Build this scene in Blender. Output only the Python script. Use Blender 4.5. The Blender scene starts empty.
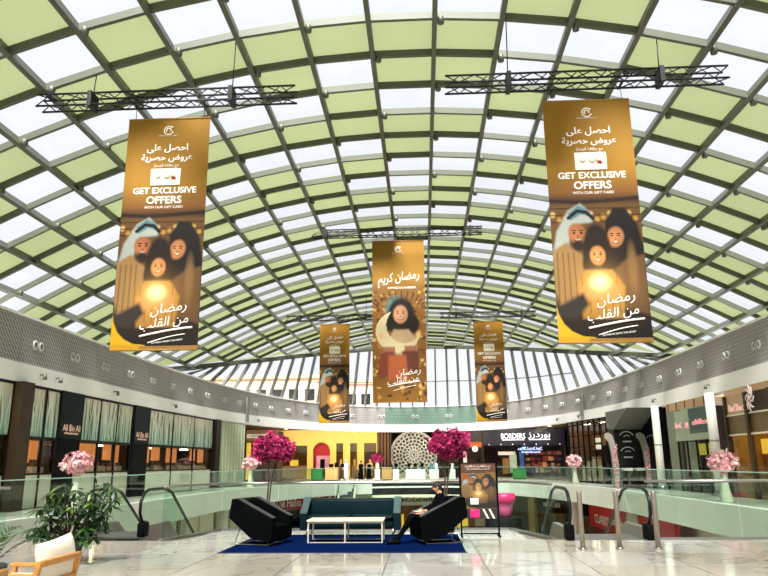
import bpy, bmesh, math, random
import numpy as np
from mathutils import Vector, Matrix
random.seed(7)
R_ = random.Random(11)
sc = bpy.context.scene
COL = sc.collection

# ------------------------------------------------------------------ camera
FPX, HZ, ROLL, YAW, CX, EYE = 700.0, 463.0, 0.5, 3.0, 0.6, 1.5
PITCH = math.atan((HZ - 288) / FPX)
_th = math.radians(YAW)
_fh = Vector((-math.sin(_th), math.cos(_th), 0)); _rt = Vector((math.cos(_th), math.sin(_th), 0)); _up = Vector((0, 0, 1))
_fw = _fh * math.cos(PITCH) + _up * math.sin(PITCH)
_u = _up * math.cos(PITCH) - _fh * math.sin(PITCH)
_rr = math.radians(ROLL)
CR = _rt * math.cos(_rr) - _u * math.sin(_rr)
CU = _u * math.cos(_rr) + _rt * math.sin(_rr)
CAMP = Vector((CX, 0, EYE))
cd = bpy.data.cameras.new('camera'); cam = bpy.data.objects.new('camera', cd); COL.objects.link(cam)
cd.sensor_width = 36.0; cd.lens = 36.0 * FPX / 768.0; cd.clip_end = 600; cd.clip_start = 0.05
m = Matrix.Identity(4)
for i in range(3):
    m[i][0] = CR[i]; m[i][1] = CU[i]; m[i][2] = -_fw[i]; m[i][3] = CAMP[i]
cam.matrix_world = m
sc.camera = cam

def ray(x, y): return _fw * FPX + CR * (x - 384) + CU * (288 - y)
def atz(x, y, z): d = ray(x, y); return CAMP + d * ((z - EYE) / d.z)
def aty(x, y, Y): d = ray(x, y); return CAMP + d * (Y / d.y)
def atx(x, y, X): d = ray(x, y); return CAMP + d * ((X - CX) / d.x)
def proj(p):
    d = Vector(p) - CAMP; w = d.dot(_fw)
    return 384 + FPX * d.dot(CR) / w, 288 - FPX * d.dot(CU) / w

# ------------------------------------------------------------------ sky and exposure
w = bpy.data.worlds.new('overcast_sky'); sc.world = w; w.use_nodes = True
bg = w.node_tree.nodes['Background']
bg.inputs[0].default_value = (0.93, 0.96, 1.0, 1); bg.inputs[1].default_value = .66
sun = bpy.data.lights.new('sun', 'SUN'); sun.energy = 11.0; sun.angle = math.radians(24); sun.color = (1, .97, .92)
so = bpy.data.objects.new('sun', sun); COL.objects.link(so); so.rotation_euler = (math.radians(33), 0, math.radians(-6))
vs = sc.view_settings
vs.view_transform = 'Standard'; vs.look = 'None'; vs.gamma = 1.0; vs.use_curve_mapping = False
vs.exposure = 0.74
sc.cycles.transparent_max_bounces = 24
sc.cycles.max_bounces = 8

# ------------------------------------------------------------------ materials
MATS = {}
def srgb(r, g, b):
    f = lambda c: (c / 255 / 12.92) if c / 255 <= .04045 else ((c / 255 + .055) / 1.055) ** 2.4
    return (f(r), f(g), f(b), 1)
def M(name, rgb, rough=.5, metal=0, var=.08, scale=6, bump=0, emit=0, spec=.5):
    """plain procedural surface: colour with a little noise variation, optional bump; rgb in 0-255 sRGB"""
    if name in MATS: return MATS[name]
    mt = bpy.data.materials.new(name); mt.use_nodes = True
    nt = mt.node_tree; b = nt.nodes['Principled BSDF']
    c = srgb(*rgb)
    b.inputs['Roughness'].default_value = rough; b.inputs['Metallic'].default_value = metal
    b.inputs['Specular IOR Level'].default_value = spec
    if var or bump:
        tc = nt.nodes.new('ShaderNodeTexCoord')
        n = nt.nodes.new('ShaderNodeTexNoise'); n.inputs['Scale'].default_value = scale; n.inputs['Detail'].default_value = 4
        nt.links.new(tc.outputs['Object'], n.inputs['Vector'])
        r = nt.nodes.new('ShaderNodeValToRGB')
        r.color_ramp.elements[0].position = .3; r.color_ramp.elements[1].position = .7
        r.color_ramp.elements[0].color = tuple(max(0, x * (1 - var)) for x in c[:3]) + (1,)
        r.color_ramp.elements[1].color = tuple(min(1, x * (1 + var)) for x in c[:3]) + (1,)
        nt.links.new(n.outputs['Fac'], r.inputs['Fac']); nt.links.new(r.outputs['Color'], b.inputs['Base Color'])
        if bump:
            bp = nt.nodes.new('ShaderNodeBump'); bp.inputs['Strength'].default_value = bump; bp.inputs['Distance'].default_value = .02
            nt.links.new(n.outputs['Fac'], bp.inputs['Height']); nt.links.new(bp.outputs['Normal'], b.inputs['Normal'])
    else:
        b.inputs['Base Color'].default_value = c
    if emit:
        b.inputs['Emission Color'].default_value = c; b.inputs['Emission Strength'].default_value = emit
    MATS[name] = mt
    return mt
def glass(name, tint, refl=.12, rough=.02, milky=0.0):
    if name in MATS: return MATS[name]
    mt = bpy.data.materials.new(name); mt.use_nodes = True; nt = mt.node_tree
    for n in list(nt.nodes):
        if n.type != 'OUTPUT_MATERIAL': nt.nodes.remove(n)
    out = [n for n in nt.nodes][0]
    t = nt.nodes.new('ShaderNodeBsdfTransparent'); t.inputs[0].default_value = tint + (1,)
    g = nt.nodes.new('ShaderNodeBsdfGlossy'); g.inputs['Roughness'].default_value = rough
    fr = nt.nodes.new('ShaderNodeLayerWeight'); fr.inputs[0].default_value = .5
    pw_ = nt.nodes.new('ShaderNodeMath'); pw_.operation = 'POWER'; pw_.inputs[1].default_value = 5; nt.links.new(fr.outputs['Facing'], pw_.inputs[0])
    mu = nt.nodes.new('ShaderNodeMath'); mu.operation = 'MULTIPLY_ADD'; mu.inputs[1].default_value = .4; mu.inputs[2].default_value = refl * .25
    nt.links.new(pw_.outputs[0], mu.inputs[0])
    cl = nt.nodes.new('ShaderNodeClamp'); nt.links.new(mu.outputs[0], cl.inputs[0])
    mx = nt.nodes.new('ShaderNodeMixShader'); nt.links.new(cl.outputs[0], mx.inputs[0]); nt.links.new(t.outputs[0], mx.inputs[1]); nt.links.new(g.outputs[0], mx.inputs[2])
    last = mx
    if milky:
        d = nt.nodes.new('ShaderNodeBsdfTranslucent'); d.inputs[0].default_value = (.9, .95, 1, 1)
        m2 = nt.nodes.new('ShaderNodeMixShader'); m2.inputs[0].default_value = milky
        nt.links.new(mx.outputs[0], m2.inputs[1]); nt.links.new(d.outputs[0], m2.inputs[2]); last = m2
    nt.links.new(last.outputs[0], out.inputs[0])
    MATS[name] = mt
    return mt
def translucent(name, rgb, diffuse=.25):
    mt = bpy.data.materials.new(name); mt.use_nodes = True; nt = mt.node_tree
    for n in list(nt.nodes):
        if n.type != 'OUTPUT_MATERIAL': nt.nodes.remove(n)
    out = [n for n in nt.nodes][0]
    t = nt.nodes.new('ShaderNodeBsdfTranslucent'); d = nt.nodes.new('ShaderNodeBsdfDiffuse')
    nz = nt.nodes.new('ShaderNodeTexNoise'); nz.inputs['Scale'].default_value = .35
    tc = nt.nodes.new('ShaderNodeTexCoord'); nt.links.new(tc.outputs['Object'], nz.inputs['Vector'])
    r = nt.nodes.new('ShaderNodeValToRGB')
    r.color_ramp.elements[0].color = tuple(x * .93 for x in rgb) + (1,); r.color_ramp.elements[1].color = tuple(min(1, x * 1.07) for x in rgb) + (1,)
    nt.links.new(nz.outputs['Fac'], r.inputs['Fac'])
    nt.links.new(r.outputs[0], t.inputs[0]); nt.links.new(r.outputs[0], d.inputs[0])
    mx = nt.nodes.new('ShaderNodeMixShader'); mx.inputs[0].default_value = diffuse
    nt.links.new(t.outputs[0], mx.inputs[1]); nt.links.new(d.outputs[0], mx.inputs[2]); nt.links.new(mx.outputs[0], out.inputs[0])
    MATS[name] = mt
    return mt

def marble(name, base, vein, rough=.08, vscale=.5):
    mt = bpy.data.materials.new(name); mt.use_nodes = True; nt = mt.node_tree; b = nt.nodes['Principled BSDF']
    tc = nt.nodes.new('ShaderNodeTexCoord')
    oi = nt.nodes.new('ShaderNodeObjectInfo')
    ad = nt.nodes.new('ShaderNodeVectorMath'); ad.operation = 'MULTIPLY_ADD'
    cmb = nt.nodes.new('ShaderNodeCombineXYZ'); nt.links.new(oi.outputs['Random'], cmb.inputs[0]); nt.links.new(oi.outputs['Random'], cmb.inputs[1])
    nt.links.new(cmb.outputs[0], ad.inputs[0]); ad.inputs[1].default_value = (37, 23, 11); nt.links.new(tc.outputs['Object'], ad.inputs[2])
    n = nt.nodes.new('ShaderNodeTexNoise'); n.inputs['Scale'].default_value = vscale; n.inputs['Detail'].default_value = 7; n.inputs['Distortion'].default_value = 1.6
    nt.links.new(ad.outputs[0], n.inputs['Vector'])
    r = nt.nodes.new('ShaderNodeValToRGB'); e = r.color_ramp.elements
    e[0].position = .40; e[0].color = srgb(*base); e[1].position = .60; e[1].color = srgb(*base)
    k = e.new(.5); k.color = srgb(*vein)
    k = e.new(.47); k.color = srgb(*base); k = e.new(.53); k.color = srgb(*base)
    nt.links.new(n.outputs['Fac'], r.inputs['Fac'])
    mixc = nt.nodes.new('ShaderNodeMixRGB'); mixc.blend_type = 'MULTIPLY'; mixc.inputs[0].default_value = 1
    hs = nt.nodes.new('ShaderNodeMapRange'); hs.inputs[3].default_value = .86; hs.inputs[4].default_value = 1.0
    nt.links.new(oi.outputs['Random'], hs.inputs[0])
    nt.links.new(r.outputs[0], mixc.inputs[1]); nt.links.new(hs.outputs[0], mixc.inputs[2])
    nt.links.new(mixc.outputs[0], b.inputs['Base Color'])
    b.inputs['Roughness'].default_value = rough
    MATS[name] = mt
    return mt

def hatch(name, light, dark, period=.16, slope=1.0):
    """perforated cladding: fine diagonal slots, from the UV layer in metres"""
    mt = bpy.data.materials.new(name); mt.use_nodes = True; nt = mt.node_tree; b = nt.nodes['Principled BSDF']
    uv = nt.nodes.new('ShaderNodeUVMap'); uv.uv_map = 'UVMap'
    sp = nt.nodes.new('ShaderNodeSeparateXYZ'); nt.links.new(uv.outputs[0], sp.inputs[0])
    a = nt.nodes.new('ShaderNodeMath'); a.operation = 'MULTIPLY_ADD'; a.inputs[1].default_value = slope
    nt.links.new(sp.outputs[1], a.inputs[0]); nt.links.new(sp.outputs[0], a.inputs[2])
    d = nt.nodes.new('ShaderNodeMath'); d.operation = 'DIVIDE'; d.inputs[1].default_value = period; nt.links.new(a.outputs[0], d.inputs[0])
    f = nt.nodes.new('ShaderNodeMath'); f.operation = 'FRACT'; nt.links.new(d.outputs[0], f.inputs[0])
    d2 = nt.nodes.new('ShaderNodeMath'); d2.operation = 'DIVIDE'; d2.inputs[1].default_value = period * .9; nt.links.new(sp.outputs[1], d2.inputs[0])
    f2 = nt.nodes.new('ShaderNodeMath'); f2.operation = 'FRACT'; nt.links.new(d2.outputs[0], f2.inputs[0])
    g1 = nt.nodes.new('ShaderNodeMath'); g1.operation = 'GREATER_THAN'; g1.inputs[1].default_value = .55; nt.links.new(f.outputs[0], g1.inputs[0])
    g2 = nt.nodes.new('ShaderNodeMath'); g2.operation = 'GREATER_THAN'; g2.inputs[1].default_value = .15; nt.links.new(f2.outputs[0], g2.inputs[0])
    mu = nt.nodes.new('ShaderNodeMath'); mu.operation = 'MULTIPLY'; nt.links.new(g1.outputs[0], mu.inputs[0]); nt.links.new(g2.outputs[0], mu.inputs[1])
    mx = nt.nodes.new('ShaderNodeMixRGB'); mx.inputs[1].default_value = srgb(*light); mx.inputs[2].default_value = srgb(*dark)
    nt.links.new(mu.outputs[0], mx.inputs[0]); nt.links.new(mx.outputs[0], b.inputs['Base Color'])
    b.inputs['Roughness'].default_value = .55
    MATS[name] = mt
    return mt

def printed(name, transl=.25):
    """flat print: colours come from the mesh's colour layer"""
    mt = bpy.data.materials.new(name); mt.use_nodes = True; nt = mt.node_tree; b = nt.nodes['Principled BSDF']
    a = nt.nodes.new('ShaderNodeVertexColor'); a.layer_name = 'print'
    nt.links.new(a.outputs[0], b.inputs['Base Color']); b.inputs['Roughness'].default_value = .6
    if transl:
        t = nt.nodes.new('ShaderNodeBsdfTranslucent'); nt.links.new(a.outputs[0], t.inputs[0])
        mx = nt.nodes.new('ShaderNodeMixShader'); mx.inputs[0].default_value = transl
        out = [n for n in nt.nodes if n.type == 'OUTPUT_MATERIAL'][0]
        nt.links.new(b.outputs[0], mx.inputs[1]); nt.links.new(t.outputs[0], mx.inputs[2]); nt.links.new(mx.outputs[0], out.inputs[0])
    MATS[name] = mt
    return mt

def gradient_z(name, lo, hi, z0, z1, rough=.5, var=.0):
    """two printed colours running into each other up the panel"""
    mt = bpy.data.materials.new(name); mt.use_nodes = True; nt = mt.node_tree; b = nt.nodes['Principled BSDF']
    tc = nt.nodes.new('ShaderNodeTexCoord'); sp = nt.nodes.new('ShaderNodeSeparateXYZ'); nt.links.new(tc.outputs['Object'], sp.inputs[0])
    mr = nt.nodes.new('ShaderNodeMapRange'); mr.inputs[1].default_value = z0; mr.inputs[2].default_value = z1; nt.links.new(sp.outputs[2], mr.inputs[0])
    mx = nt.nodes.new('ShaderNodeMixRGB'); mx.inputs[1].default_value = srgb(*lo); mx.inputs[2].default_value = srgb(*hi)
    nt.links.new(mr.outputs[0], mx.inputs[0]); nt.links.new(mx.outputs[0], b.inputs['Base Color']); b.inputs['Roughness'].default_value = rough
    MATS[name] = mt
    return mt

def ordinal(n):
    tens = ['', '', 'twenty', 'thirty']; one = ['', 'first', 'second', 'third', 'fourth', 'fifth', 'sixth', 'seventh', 'eighth', 'ninth', 'tenth', 'eleventh', 'twelfth', 'thirteenth', 'fourteenth', 'fifteenth', 'sixteenth', 'seventeenth', 'eighteenth', 'nineteenth']
    if n < 20: return one[n]
    return tens[n//10][:-1]+'ieth' if n % 10 == 0 else tens[n//10]+'-'+one[n % 10]
# ------------------------------------------------------------------ mesh helpers
class MB:
    def __init__(s): s.v = []; s.f = []; s.sm = []
    def add(s, vs_, fs, smooth=False):
        o = len(s.v); s.v += [tuple(p) for p in vs_]; s.f += [tuple(i + o for i in f) for f in fs]; s.sm += [smooth] * len(fs); return s
    def box(s, x0, x1, y0, y1, z0, z1):
        return s.add([(x0,y0,z0),(x1,y0,z0),(x1,y1,z0),(x0,y1,z0),(x0,y0,z1),(x1,y0,z1),(x1,y1,z1),(x0,y1,z1)],
                     [(0,3,2,1),(4,5,6,7),(0,1,5,4),(1,2,6,5),(2,3,7,6),(3,0,4,7)])
    def rbox(s, x0, x1, y0, y1, z0, z1, r=.02):
        """box with chamfered edges"""
        r = min(r, (x1-x0)*.49, (y1-y0)*.49, (z1-z0)*.49)
        bm = bmesh.new(); bmesh.ops.create_cube(bm, size=1)
        for v in bm.verts: v.co = Vector(((x0+x1)/2+v.co.x*(x1-x0), (y0+y1)/2+v.co.y*(y1-y0), (z0+z1)/2+v.co.z*(z1-z0)))
        bmesh.ops.bevel(bm, geom=list(bm.edges), offset=r, segments=2, affect='EDGES', profile=.5)
        bm.verts.index_update()
        s.add([v.co for v in bm.verts], [[v.index for v in f.verts] for f in bm.faces], True); bm.free(); return s
    def beam(s, p, q, wd, ht, up=(0,0,1)):
        """rectangular bar from p to q, width wd, height ht hanging centred"""
        p = Vector(p); q = Vector(q); d = (q-p).normalized(); upv = Vector(up)
        sd = d.cross(upv)
        if sd.length < 1e-4: sd = d.cross(Vector((1,0,0)))
        sd.normalize(); u2 = sd.cross(d).normalized()
        a = sd*(wd/2); b = u2*(ht/2)
        vs_ = [p-a-b,p+a-b,p+a+b,p-a+b,q-a-b,q+a-b,q+a+b,q-a+b]
        return s.add(vs_, [(0,1,2,3)[::-1],(4,5,6,7),(0,1,5,4),(1,2,6,5),(2,3,7,6),(3,0,4,7)])
    def tube(s, pts, r, n=8, caps=True, closed=False):
        pts = [Vector(p) for p in pts]; N = len(pts); rs = r if isinstance(r, (list, tuple)) else [r]*N
        prev = None; vs_ = []
        for i, p in enumerate(pts):
            if closed: t = pts[(i+1) % N]-pts[i-1]
            else: t = pts[min(i+1, N-1)]-pts[max(i-1, 0)]
            t.normalize()
            if prev is None:
                a = t.cross(Vector((0,0,1)))
                if a.length < .01: a = t.cross(Vector((1,0,0)))
            else: a = prev - t*prev.dot(t)
            a.normalize(); prev = a; b = t.cross(a)
            for k in range(n):
                g = 2*math.pi*k/n; vs_.append(p+(a*math.cos(g)+b*math.sin(g))*rs[i])
        fs = []
        for i in range(N if closed else N-1):
            for k in range(n):
                i2 = (i+1) % N
                fs.append((i*n+k, i*n+(k+1)%n, i2*n+(k+1)%n, i2*n+k))
        if caps and not closed: fs += [tuple(range(n))[::-1], tuple(range((N-1)*n, N*n))]
        return s.add(vs_, fs, True)
    def lathe(s, prof, n=16, c=(0,0,0), axis='z'):
        vs_ = []
        for r, z in prof:
            for k in range(n):
                g = 2*math.pi*k/n; x, y = r*math.cos(g), r*math.sin(g)
                vs_.append({'z': (c[0]+x, c[1]+y, c[2]+z), 'y': (c[0]+x, c[1]+z, c[2]+y), 'x': (c[0]+z, c[1]+x, c[2]+y)}[axis])
        fs = []
        for i in range(len(prof)-1):
            for k in range(n): fs.append((i*n+k, i*n+(k+1)%n, (i+1)*n+(k+1)%n, (i+1)*n+k))
        fs += [tuple(range(n))[::-1], tuple(range((len(prof)-1)*n, len(prof)*n))]
        return s.add(vs_, fs, True)
    def prism(s, poly, d0, d1, plane='xz'):
        """polygon (2-D points) extruded from d0 to d1 along the third axis"""
        n = len(poly)
        mk = {'xz': lambda a, b, d: (a, d, b), 'xy': lambda a, b, d: (a, b, d), 'yz': lambda a, b, d: (d, a, b)}[plane]
        vs_ = [mk(a, b, d0) for a, b in poly]+[mk(a, b, d1) for a, b in poly]
        return s.add(vs_, [tuple(range(n)), tuple(range(n, 2*n))[::-1]]+[(i, (i+1)%n, n+(i+1)%n, n+i) for i in range(n)])
    def ell(s, c, r, nu=10, nv=6):
        vs_ = []; fs = []
        for i in range(nv+1):
            a = math.pi*i/nv
            for k in range(nu):
                g = 2*math.pi*k/nu
                vs_.append((c[0]+r[0]*math.sin(a)*math.cos(g), c[1]+r[1]*math.sin(a)*math.sin(g), c[2]+r[2]*math.cos(a)))
        for i in range(nv):
            for k in range(nu): fs.append((i*nu+k, (i+1)*nu+k, (i+1)*nu+(k+1)%nu, i*nu+(k+1)%nu))
        return s.add(vs_, fs, True)
    def mesh(s, name):
        me = bpy.data.meshes.new(name); me.from_pydata(s.v, [], s.f)
        for p, k in zip(me.polygons, s.sm): p.use_smooth = k
        bm = bmesh.new(); bm.from_mesh(me); bmesh.ops.recalc_face_normals(bm, faces=bm.faces); bm.to_mesh(me); bm.free()
        me.update(); return me
    def build(s, name, mat, parent=None, **kw):
        return link(name, s.mesh(name), mat, parent, **kw)
def link(name, me, mat=None, parent=None, label=None, kind=None, cat=None, group=None, loc=None, rz=None):
    o = bpy.data.objects.new(name, me); COL.objects.link(o)
    if mat is not None and me is not None and not me.materials: me.materials.append(mat)
    if parent is not None: o.parent = parent
    if loc is not None: o.location = loc
    if rz is not None: o.rotation_euler.z = rz
    if label: o['label'] = label
    if kind: o['kind'] = kind
    if cat: o['category'] = cat
    if group: o['group'] = group
    return o
def thing(name, label, cat, loc=(0,0,0), rz=0, group=None):
    return link(name, None, None, None, label, None, cat, group, loc, rz)
def copy_tree(o, parent=None):
    c = o.copy(); COL.objects.link(c); c.parent = parent
    for ch in list(o.children): copy_tree(ch, c)
    return c
def box(name, mat, parent, *a, **kw): return MB().box(*a).build(name, mat, parent, **kw)

AR = {'ا':'ﺍﺎ','ح':'ﺡﺢﺣﺤ','ص':'ﺹﺺﺻﺼ','ل':'ﻝﻞﻟﻠ','ع':'ﻉﻊﻋﻌ','ى':'ﻯﻰ','ر':'ﺭﺮ','و':'ﻭﻮ','ض':'ﺽﺾﺿﻀ','ي':'ﻱﻲﻳﻴ','ة':'ﺓﺔ','م':'ﻡﻢﻣﻤ','ن':'ﻥﻦﻧﻨ','ق':'ﻕﻖﻗﻘ','ب':'ﺏﺐﺑﺒ','ك':'ﻙﻚﻛﻜ','ز':'ﺯﺰ','د':'ﺩﺪ','ط':'ﻁﻂﻃﻄ','ه':'ﻩﻪﻫﻬ'}
def arabic(s):
    out = []
    for wd in s.split(' '):
        r = ''
        for i, c in enumerate(wd):
            prev = i > 0 and len(AR[wd[i-1]]) == 4; nxt = i < len(wd)-1 and len(AR[c]) == 4
            r += AR[c][(3 if nxt else 1) if prev else (2 if nxt else 0)]
        out.append(r)
    return ' '.join(out)[::-1]
def text_mesh(body, width, height=None, fat=0.0, shear=0.0, depth=.004):
    """lettering as a mesh in the XZ plane, centred, facing -Y, scaled to the given width"""
    c = bpy.data.curves.new('lettering', 'FONT'); c.body = body; c.align_x = 'CENTER'; c.align_y = 'CENTER'; c.offset = fat; c.shear = shear
    c.resolution_u = 3
    o = bpy.data.objects.new('lettering_tmp', c); COL.objects.link(o)
    dg = bpy.context.evaluated_depsgraph_get(); dg.update()
    me = bpy.data.meshes.new_from_object(o.evaluated_get(dg)); bpy.data.objects.remove(o); bpy.data.curves.remove(c)
    co = np.array([v.co for v in me.vertices]) if len(me.vertices) else np.zeros((1, 3))
    x0, x1 = co[:,0].min(), co[:,0].max(); y0, y1 = co[:,1].min(), co[:,1].max()
    k = width/max(1e-6, x1-x0); kz = k if height is None else height/max(1e-6, y1-y0)
    for v in me.vertices: v.co = Vector(((v.co.x-(x0+x1)/2)*k, 0, (v.co.y-(y0+y1)/2)*kz))
    me.materials.clear()
    return me
def lettering(parent, body, mat, x, z, y, width, height=None, fat=0, shear=0, name='lettering'):
    o = link(name, text_mesh(body, width, height, fat, shear), mat, parent); o.location = (x, y, z); return o

# common materials
m_steel = M('brushed_steel', (150, 150, 145), .3, .9, .06, 30)
m_black = M('black_satin', (9, 10, 11), .6, 0, .2, spec=.06)
m_white = M('white_plaster', (232, 230, 222), .6, 0, .03, 2)
m_cream = M('cream_stone', (226, 220, 196), .35, 0, .06, 3)
m_rib = M('roof_steel_grey_green', (78, 82, 68), .45, .2, .06, 3)
m_clear = glass('roof_clear_glass', (.965, .97, .98), .05, .05, .0)
m_green = translucent('roof_green_panel', (.40, .43, .305))
m_bal = glass('balustrade_glass', (.85, .935, .895), .06, .02)
m_shopglass = glass('shop_window_glass', (.92, .94, .93), .05, .03)
m_text = M('white_print', (245, 240, 228), .6, 0, 0)
m_lamp = M('warm_lamp', (255, 226, 180), .5, 0, 0, emit=14)

# ================================================================== THE SETTING
YB = -9.0        # wall behind the camera
def plan(W, Y0, Y1, n, ystart, N=60):
    c = []
    y = ystart
    while y < Y0: c.append((-W, y)); y += 1.2
    for i in range(N+1):
        a = math.pi/2*i/N
        c.append((-W*max(0, math.cos(a))**(2/n), Y0+(Y1-Y0)*math.sin(a)**(2/n)))
    return c+[(-x, y) for x, y in c[::-1][1:]]
def arcs(c):
    s = [0]
    for a, b in zip(c, c[1:]): s.append(s[-1]+math.dist(a, b))
    return s
BAND = plan(13.7, 34, 69, 2.4, YB); BS = arcs(BAND)
SLAB = plan(10.8, 34, 62, 2.4, 15.4); SS = arcs(SLAB)
def on(c, s, t):
    """point and direction at arc length t"""
    t = max(0, min(s[-1]-1e-6, t)); i = max(0, int(np.searchsorted(s, t, side='right'))-1)
    a, b = Vector(c[i]), Vector(c[i+1]); L = (b-a).length
    return a+(b-a)*((t-s[i])/L), (b-a).normalized()
def band_s(px, z=4.4):
    """arc length on the cornice line that appears at image column px"""
    best = (1e9, 0)
    for k in range(1600):
        t = BS[-1]*k/1600; p, _ = on(BAND, BS, t)
        if p.y < 8: continue
        e = abs(proj((p.x, p.y, z))[0]-px)
        if e < best[0]: best = (e, t)
    return best[1]
def strip(c, s, t0, t1, z0, z1, d0, d1, step=.8):
    """curved slab following a plan curve; d measured outwards from the atrium; with UVs in metres"""
    n = max(1, int((t1-t0)/step)); mb = MB(); rows = []
    for i in range(n+1):
        t = t0+(t1-t0)*i/n; p, d = on(c, s, t); o = Vector((-d.y, d.x))
        a, b = p+o*d0, p+o*d1
        rows.append(((a.x,a.y,z0),(a.x,a.y,z1),(b.x,b.y,z1),(b.x,b.y,z0)))
    vs_ = [q for r in rows for q in r]; fs = []
    for i in range(n):
        for k in range(4): fs.append((i*4+k, i*4+(k+1)%4, (i+1)*4+(k+1)%4, (i+1)*4+k))
    fs += [(0,1,2,3), (n*4+3, n*4+2, n*4+1, n*4)]
    mb.add(vs_, fs)
    return mb
def uv_metres(o, c, s, t0, t1):
    me = o.data; uv = me.uv_layers.new(name='UVMap'); P = np.array(c)
    for l in me.loops:
        v = me.vertices[l.vertex_index].co
        i = int(np.argmin((P[:,0]-v.x)**2+(P[:,1]-v.y)**2)); j = min(i, len(c)-2)
        d = (P[j+1]-P[j]); d /= np.linalg.norm(d)
        uv.data[l.index].uv = (s[j]+float(d@(np.array((v.x, v.y))-P[j])), v.z)

# ---- near floor of marble slabs, edge bulging out behind the lounge
m_marb_w = marble('marble_white_veined', (196, 192, 184), (168, 164, 156))
m_marb_b = marble('marble_beige', (188, 180, 166), (166, 157, 142))
m_joint = M('floor_joint', (120, 112, 100), .6)
EDGE = [(-13.7, 14.9), (-4.9, 14.9), (-4.3, 17.1), (2.7, 17.1), (3.3, 14.9), (13.7, 14.9)]
mb = MB(); mb.prism([(-13.7, YB), (13.7, YB)]+[(x, y) for x, y in EDGE[::-1]], -1.2, -.02, 'xy')
floor = mb.build('floor', m_joint, None, kind='structure', label='polished marble floor of the upper gallery in front of the void')
ys = [YB, -6.75, -5.25, -3.75, -2.25, -.75, .75, 2.25, 3.75, 5.25, 6.75, 8.25, 9.75, 11.25, 12.75]
tiles_far = MB()
for j in range(len(ys)-1):
    for i in range(18):
        x0 = -13.5+1.5*i; g = .008
        if ys[j] < 8 or abs(x0+.75) > 9: tiles_far.box(x0+g, x0+1.5-g, ys[j]+g, ys[j+1]-g, -.02, 0)
        else: box('marble_slab', m_marb_w if (i*7+j*3) % 5 not in (0, 3) else m_marb_b, floor, x0+g, x0+1.5-g, ys[j]+.014, ys[j+1]-.014, -.02, 0)
# border strip of slabs up to the edge
for i in range(18):
    x0 = -13.5+1.5*i
    if abs(x0+.75) > 9: tiles_far.box(x0+g, x0+1.5-g, 12.75+g, 14.85, -.02, 0); continue
    box('marble_slab', m_marb_b if i % 3 else m_marb_w, floor, x0+.008, x0+1.5-.008, 12.764, 14.85, -.02, 0)
for x0, x1 in ((-4.5, -3), (-3, -1.5), (-1.5, 0), (0, 1.5), (1.5, 2.9)):
    box('marble_slab', m_marb_w, floor, max(x0, -4.25)+.008, min(x1, 2.65)-.008, 14.87, 17.05, -.02, 0)
tiles_far.build('marble_slabs', m_marb_w, floor, kind='stuff')
# ---- side and far galleries round the void, their white fascia, and the floor below
m_gal = M('gallery_floor_stone', (205, 200, 188), .2, 0, .05, 1)
g = strip(SLAB, SS, 0, SS[-1], -.92, 0, .25, 7.5, 1.2)
g.build('floor_gallery', m_gal, None, kind='structure', label='pale stone gallery floor running round the far side of the void')
box('floor_far', m_gal, None, -24, 24, 66, 92, -1.15, -.004, kind='structure', label='pale stone floor in front of the far shops')
m_fascia = M('fascia_white_green', (226, 232, 220), .35, 0, .03, .6)
fa = link('trim_slab_fascia', None, None, None, 'white panelled slab edge facing the void, under the gallery glass', 'structure')
npan = 30
_sx = [(proj((on(SLAB, SS, SS[-1]*k/1500)[0].x, on(SLAB, SS, SS[-1]*k/1500)[0].y, -.6))[0], SS[-1]*k/1500) for k in range(1500) if on(SLAB, SS, SS[-1]*k/1500)[0].y > 50]
t0, t1 = min(_sx, key=lambda e: abs(e[0]-372))[1], min(_sx, key=lambda e: abs(e[0]-459))[1]
for a, b in ((0, t0), (t1, SS[-1])):
    n = round((b-a)/3.6)
    for k in range(n): strip(SLAB, SS, a+(b-a)*k/n+.02, a+(b-a)*(k+1)/n-.02, -1.0, .05, -.02, .25, .6).build('fascia_panel', m_fascia, fa)
# dark glazed slot in the middle of the far fascia
m_slot = M('dark_slot_glass', (18, 24, 24), .15, 0, .1)
for z0, z1, mt, d in ((-.12, .05, m_cream, -.06), (-.42, -.12, m_slot, .06), (-.56, -.42, m_fascia, -.04), (-1.12, -.56, m_slot, .06), (-1.35, -1.12, m_cream, -.06)):
    strip(SLAB, SS, t0, t1, z0, z1, d, .25, .8).build('fascia_band', mt, fa)
m_low = M('lower_floor_stone', (196, 188, 172), .15, 0, .05, .8)
box('floor_lower', m_low, None, -22, 22, -9, 92, -5.7, -5.5, kind='structure', label='pale floor of the level below, seen through the glass')
# lower walls behind the lower shops
m_lwall = M('lower_wall_cream', (214, 206, 186), .5)
box('wall_lower_left', m_lwall, None, -14.6, -14.4, -9, 76, -5.5, -1.2, kind='structure', label='cream wall of the lower level, left of the void')
box('wall_lower_right', m_lwall, None, 14.4, 14.6, -9, 76, -5.5, -1.2, kind='structure', label='cream wall of the lower level, right of the void')
box('wall_lower_far', m_lwall, None, -14.6, 14.6, 74, 74.2, -5.5, -1.2, kind='structure', label='cream wall of the lower level below the far shops')
box('wall_lower_near', m_lwall, None, -14.6, 14.6, 8, 8.2, -5.5, -1.2, kind='structure', label='wall of the lower level under the near floor')

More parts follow.
